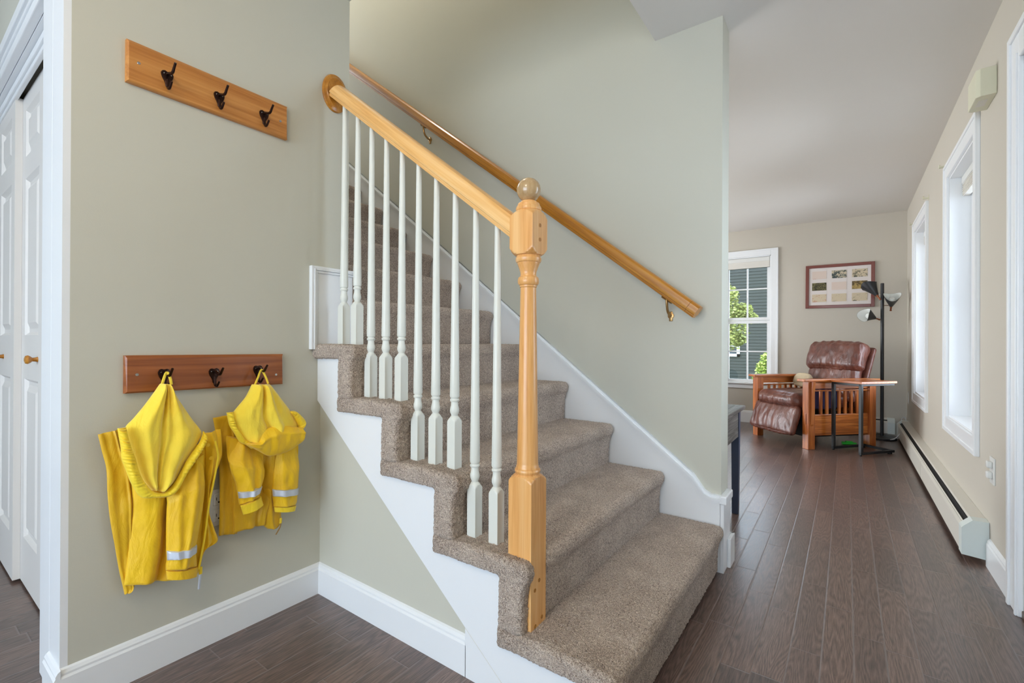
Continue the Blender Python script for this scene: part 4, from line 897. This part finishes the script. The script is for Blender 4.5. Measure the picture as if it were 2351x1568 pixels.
def side(ua, ub, near):
    s0, s1 = ua, ub
    for v0 in (0.0, Dc-0.072):
        mb = MB(); cb_(mb, s0, s1, v0, v0+0.072, 0, 0.640)
        if v0 == 0: cb_(mb, (s0+s1)/2-0.009, (s0+s1)/2+0.009, -0.004, 0.01, 0.235, 0.335, 0.001)
        mb.build('post', M['mission'], rc)
    um = (s0+s1)/2
    mb = MB(); mb.prism([(-s1-0.018, -0.045), (-s0+(0.006 if near else 0.018), -0.045), (-s0+(0.006 if near else 0.018), 0.80), (-s1-0.018, 0.80)], 2, 0.640, 0.664, 0.005); mb.build('armrest', M['mission_x'], rc)
    mb = MB(); cb_(mb, um-0.013, um+0.013, 0.07, Dc-0.07, 0.570, 0.640); mb.build('upper_rail', M['mission_x'], rc)
    mb = MB(); cb_(mb, um-0.013, um+0.013, 0.07, Dc-0.07, 0.545, 0.558); mb.build('slat_rail', M['mission_x'], rc)
    mb = MB(); cb_(mb, um-0.015, um+0.015, 0.07, Dc-0.07, 0.125, 0.325); mb.build('side_panel', M['mission_x'], rc)
    for k in range(7):
        v = 0.155+k*0.068; mb = MB(); cb_(mb, um-0.009, um+0.009, v, v+0.026, 0.32, 0.56, 0.002); mb.build('slat', M['mission'], rc)
    # curved corbel beside the front post under the arm
    mb = MB(); uo = s0-0.030 if near else s1; pts = [(0.02, 0.640), (0.052, 0.640), (0.046, 0.50), (0.042, 0.30), (0.036, 0.22), (0.026, 0.22)]
    x0_, x1_ = (-(s0), -(s0-0.03)) if near else (-(s1+0.03), -s1)
    mb.prism([(x0_, 0.640), (x1_, 0.640), ((x0_+x1_)/2, 0.50), (x0_+(0.006 if near else 0), 0.24), (x0_, 0.22)][::1], 1, 0.022, 0.050, 0.0); mb.build('corbel', M['mission'], rc)
side(0.0, 0.072, True); side(Wc-0.072, Wc, False)
mb = MB(); cb_(mb, 0.085, Wc-0.085, 0.06, 0.66, 0.10, 0.30); mb.build('under_seat_block', M['dark'], rc)  # plain dark block filling the space under the seat
mb = MB(); cb_(mb, 0.03, Wc-0.03, Dc-0.05, Dc-0.025, 0.125, 0.40); mb.build('back_panel', M['mission_x'], rc)
puff('seat_cushion', 0.108, Wc-0.080, -0.035, 0.58, 0.355, 0.515, M['leather'], rc, r=0.075, wr=0.006, seed=1)
puff('footrest', 0.085, Wc-0.078, -0.030, 0.035, 0.105, 0.385, M['leather'], rc, tilt=-0.34, piv=(0.0, 0.38), r=0.03, wr=0.006, seed=5)
puff('back_cushion', 0.085, Wc-0.085, 0.52, 0.64, 0.42, 0.85, M['leather'], rc, tilt=-0.30, piv=(0.56, 0.45), r=0.055, wr=0.010, seed=9)
puff('head_cushion', 0.060, Wc-0.060, 0.47, 0.64, 0.735, 1.035, M['leather'], rc, tilt=-0.30, piv=(0.56, 0.45), r=0.065, wr=0.009, seed=13, seams=(-0.62, 0.25, 0.62))
puff('back_shell', 0.075, Wc-0.075, 0.655, 0.70, 0.40, 1.02, M['leather'], rc, tilt=-0.30, piv=(0.56, 0.45), r=0.02, wr=0.002, seed=17)
# throw pillow and blanket on the seat
pl = empty('throw_pillow', (-0.292, 5.178, 0.0), rc.rotation_euler.z, label='cream throw pillow leaning inside the recliner', cat='pillow')
puff('pillow_cover', 0.46, 0.67, 0.385, 0.455, 0.545, 0.672, M['cream_cloth'], pl, tilt=-0.35, piv=(0.44, 0.52), r=0.045, wr=0.004, seed=21, n=20)
bl = empty('blanket', (-0.292, 5.178, 0.0), rc.rotation_euler.z, label='dark blue plaid blanket folded on the recliner seat beside the near arm', cat='blanket')
puff('folded_cloth', 0.074, 0.104, 0.12, 0.42, 0.38, 0.55, M['navy'], bl, r=0.014, wr=0.003, seed=25, n=16)
gt = empty('toy', (0.02, 5.70, 0.0), 0.2, label='bright green plastic toy on the floor beneath the recliner', cat='toy')
MB().box(-0.06, 0.06, -0.03, 0.03, 0.0, 0.024, 0.008, 3).build('toy_body', M['green_toy'], gt, True); MB().box(-0.03, 0.03, -0.018, 0.018, 0.022, 0.034, 0.004).build('toy_top', M['green_toy'], gt)
# ------------------------------------------------------------------ C shaped side table
tb = empty('side_table', (0.103, 5.166, 0), math.atan2(0.30, 0.235), label='c-shaped side table with wood top and black metal frame in front of the recliner', cat='side table')
# local x = along the feet, local y = from the near leg to the other leg
Lx, Ly, t2 = 0.385, 0.258, 0.0125
for y in (0.0, Ly):
    mb = MB(); mb.box(-t2, t2, y-t2, y+t2, 0.018, 0.632, 0.002); mb.build('leg', M['black'], tb)
    mb = MB(); mb.box(-t2, Lx+0.01, y-t2, y+t2, 0.012, 0.034, 0.002); mb.build('foot_bar', M['black'], tb)
    mb = MB(); mb.box(-t2, Lx+0.01, y-t2*0.8, y+t2*0.8, 0.622, 0.642, 0.002); mb.build('top_support', M['black'], tb)
mb = MB(); mb.box(-t2, t2, 0, Ly, 0.622, 0.642, 0.002); mb.build('top_support', M['black'], tb)
mb = MB(); mb.box(Lx-t2, Lx+t2, 0, Ly, 0.012, 0.034, 0.002); mb.build('foot_bar', M['black'], tb)
mb = MB(); mb.box(-0.018, Lx+0.03, -0.018, Ly+0.014, 0.642, 0.662, 0.002); mb.build('tabletop', M['mission_x'], tb)
for x, y in ((0, 0), (0, Ly), (Lx-0.02, 0), (Lx-0.05, 0), (Lx, Ly)):
    mb = MB(); mb.lathe([(0, 0.008), (0.012, 0.008)], (x, y, 0), 12); mb.build('glide', M['dark'], tb)
# ------------------------------------------------------------------ floor lamp with three cone heads
fl = empty('floor_lamp', (0.302, 6.26, 0), label='black floor lamp with three cone shaped heads in the room corner', cat='floor lamp')
mb = MB(); mb.lathe([(0.0, 0.125), (0.012, 0.128), (0.020, 0.12), (0.026, 0.05), (0.034, 0.018)], (0, 0, 0), 40); mb.build('base', M['black'], fl, True, 0.6)
mb = MB(); mb.lathe([(0.03, 0.0155), (1.64, 0.0155), (1.643, 0.013)], (0, 0, 0), 20); mb.build('pole', M['black'], fl, True, 0.6)
def head(tip, mouth, name='lamp_shade'):
    tip = Vector(tip); mouth = Vector(mouth); ax = (mouth-tip).normalized(); L = (mouth-tip).length
    q = ax.to_track_quat('Z', 'Y').to_matrix()
    mb = MB(); n = 32; rows = []
    prof = [(0.03, 0.016), (L*0.35, 0.027), (L*0.6, 0.046), (L*0.85, 0.064), (L, 0.074)]
    for z, r in prof: rows.append([tip+q @ Vector((r*math.cos(2*PI*k/n), r*math.sin(2*PI*k/n), z+(0.022*math.cos(2*2*PI*k/n) if z > L*0.8 else 0)*(1 if z == L else 0.4))) for k in range(n)])
    mb.grid(rows, True); o = mb.build('lamp_shade', M['black'], fl, True)
    mb = MB(); mb.grid([[p-(p-(tip+ax*((p-tip).dot(ax)))).normalized()*0.002 for p in r] for r in rows], True); mb.build('shade_lining', M['lamp_white'], o, True)
    mb = MB(); s_ = [tip+ax*(0.02)]; 
    mb.lathe([(0, 0.006)]+[(0.004, 0.018), (0.02, 0.030), (0.04, 0.032), (0.06, 0.022), (0.068, 0.004)], (0, 0, 0), 20); b = mb.build('bulb', M['lamp_white'], o, True)
    b.matrix_basis = Matrix.Translation(tip+ax*(L*0.42)) @ q.to_4x4()
    mb = MB(); mb.lathe([(-0.028, 0.010), (-0.012, 0.007), (0.02, 0.010), (0.035, 0.0165)], (0, 0, 0), 16); t_ = mb.build('tip_cap', M['copper'], o, True); t_.matrix_basis = Matrix.Translation(tip) @ q.to_4x4()
    mid = tip+ax*L*0.25; z_ = mid.z
    mb = MB(); mb.tube([(0, 0, z_), mid], 0.005, 8); mb.build('arm', M['chrome'], fl, True)
head((-0.030, -0.02, 1.490), (-0.115, 0.035, 1.640)); head((0.072, 0.02, 1.375), (0.076, -0.075, 1.500)); head((-0.040, 0.02, 1.268), (-0.150, -0.085, 1.312))
pc = catmull([(0.43, 6.27, 0.012), (0.50, 6.34, 0.10), (0.47, 6.40, 0.20), (0.505, 6.42, 0.215), (0.495, 6.22, 0.09), (0.44, 6.08, 0.10), (0.40, 6.02, 0.06), (0.36, 6.06, 0.03), (0.40, 6.16, 0.02)], 60)
o = MB().tube(pc, 0.0035, 8).build('power_cord', M['cord'], None, True); tag(o, 'white power cord looping beside the floor lamp base', 'cord')
for y in (6.36,):
    r_ = empty('wall_outlet', (XR, 6.36, 0.44), label='small white outlet on the right wall between the far window and the room corner', cat='outlet')
    MB().box(-0.006, 0, -0.036, 0.036, -0.06, 0.06, 0.002).build('cover_plate', M['white_plastic'], r_)
# ------------------------------------------------------------------ console table at the wall end
ct = empty('console_table', (-0.9, 2.70, 0), label='weathered grey console table partly hidden behind the stair wall end', cat='console table')
xr_, xl_, yn, yf_ = 0.415, -0.45, -0.36, 0.335
mb = MB(); mb.box(xl_, xr_, yn, yf_, 0.612, 0.634, 0.006)
mb.build('tabletop', M['grey_wood'], ct)
mb = MB(); mb.box(xl_+0.05, xr_-0.05, yn+0.04, yf_-0.04, 0.6345, 0.6355); mb.build('top_inlay', M['grey_wood'], ct)
mb = MB(); mb.box(xl_+0.03, xr_-0.028, yn+0.02, yf_-0.028, 0.455, 0.613); mb.build('apron', M['grey_wood'], ct)
for x in (xl_+0.05, xr_-0.045):
    for y in (yn+0.045, yf_-0.045):
        mb = MB(); a, b = 0.022, 0.017
        mb.grid([[Vector((x+sx*a, y+sy*a, 0.60)) for sx, sy in ((-1, -1), (1, -1), (1, 1), (-1, 1))], [Vector((x+sx*b, y+sy*b, 0.0)) for sx, sy in ((-1, -1), (1, -1), (1, 1), (-1, 1))]], True, True)
        mb.build('leg', M['console_leg'], ct)
ot = empty('ottoman', (-1.52, 6.0, 0), label='dark grey upholstered ottoman behind the console table, seen as a sliver', cat='ottoman')
puff('ottoman_cushion', -0.24, 0.24, -0.24, 0.24, 0.10, 0.62, M['grey_cloth'], ot, r=0.08, wr=0.002, seed=31, n=14)
for x in (-0.18, 0.18):
    for y in (-0.18, 0.18): MB().lathe([(0, 0.014), (0.12, 0.02)], (x, y, 0), 12).build('leg', M['dark'], ot)
# ------------------------------------------------------------------ outside the back window
struct(MB().box(-16, 12, 6.7, 22, -0.7, -0.55), 'ground', M['grass'])
nh = empty('neighbor_house', (-3.5, 17.5, -0.55), label='dark green clapboard house seen through the back window', cat='house')
mb = MB(); z = 0.0; Ys = 0.0
prof = []
while z < 4.6:
    prof += [(Ys-0.022, z), (Ys-0.002, z+0.104)]; z += 0.105
prof = [(Ys+0.3, 0)]+prof+[(Ys+0.3, z)]
mb.prism(prof, 0, -3.5, 3.8); mb.build('siding_wall', M['siding'], nh)
wx, wz = 0.15, 1.42
mb = MB(); pass; 
for a, b, c, d in ((0.43, 0.52, 1.10, 2.35), (-0.52, -0.43, 1.10, 2.35), (-0.52, 0.52, 1.10, 1.19), (-0.52, 0.52, 2.26, 2.35)): mb.box(a, b, -0.07, 0.0, c, d)
mb.box(-0.43, 0.43, -0.05, -0.03, 1.70, 1.74)
for x in (-0.14, 0.14): mb.box(x-0.012, x+0.012, -0.05, -0.03, 1.19, 2.26)
for zz_ in (1.45, 1.98): mb.box(-0.43, 0.43, -0.05, -0.03, zz_-0.012, zz_+0.012)
wf = mb.build('window_frame', M['trim'], nh)
MB().box(-0.43, 0.43, -0.025, -0.02, 1.19, 2.26).build('window_pane', plain('dark_pane', srgb(44, 54, 60), 0.1), wf)
def foliage(name, c, blobs, n, size, mat, parent, seed):
    rnd = random.Random(seed); mb = MB(); bm = mb.bm
    for _ in range(n):
        bc, br = rnd.choice(blobs); d = Vector((rnd.gauss(0, 1), rnd.gauss(0, 1), rnd.gauss(0, 1))).normalized()*br*rnd.random()**0.4
        p = Vector(c)+Vector(bc)+d; s_ = size*rnd.uniform(0.6, 1.3)
        q = Vector((rnd.uniform(-1, 1), rnd.uniform(-1, 1), rnd.uniform(-0.4, 1))).normalized().to_track_quat('Z', 'Y').to_matrix()
        vs = [bm.verts.new(p+q @ Vector(v)) for v in ((-s_*0.5, 0, 0), (0, -s_*0.32, 0.1*s_), (s_*0.6, 0, 0), (0, s_*0.32, 0.1*s_))]
        bm.faces.new(vs)
    return mb.build(name, mat, parent)
tr = empty('garden_tree', (-2.05, 9.6, -0.55), label='leafy green tree in front of the neighbor house seen through the back window', cat='tree')
blobs = [((0.05, 0, 2.0), 0.50), ((0.22, 0, 1.75), 0.35), ((0.45, 0, 2.12), 0.2), ((-0.5, 0, 2.2), 0.6), ((0.15, 0, 2.45), 0.25), ((-0.3, 0, 1.8), 0.28), ((0.38, 0, 1.62), 0.12), ((0.62, 0, 2.02), 0.10)]
foliage('foliage', (0, 0, 0.0), blobs, 7000, 0.06, M['leaf'], tr, 3)
MB().tube([(-0.25, 0, 0), (-0.22, 0, 0.8), (-0.15, 0, 1.6), (0, 0, 2.2)], 0.05, 8, [0.06, 0.05, 0.035, 0.015]).build('trunk', M['bark'], tr, True)
MB().tube([(-0.2, 0, 1.1), (0.1, 0, 1.35), (0.3, 0, 1.9)], 0.02, 8, [0.03, 0.02, 0.01]).build('branch', M['bark'], tr, True)
sh = empty('shrub', (-1.06, 8.6, -0.55), label='bright yellow-green shrub at the lower right of the back window', cat='shrub')
foliage('foliage', (0, 0, 0), [((0.0, 0, 0.75), 0.26), ((0.02, 0, 1.05), 0.20), ((0.05, 0, 1.28), 0.15), ((-0.04, 0, 1.15), 0.12), ((-0.1, 0, 0.9), 0.16), ((0.08, 0, 1.48), 0.07)], 3400, 0.045, M['leaf2'], sh, 5)
MB().tube([(0, 0, 0), (0, 0, 0.8), (0.05, 0, 1.3)], 0.02, 8, [0.03, 0.02, 0.008]).build('stem', M['bark'], sh, True)
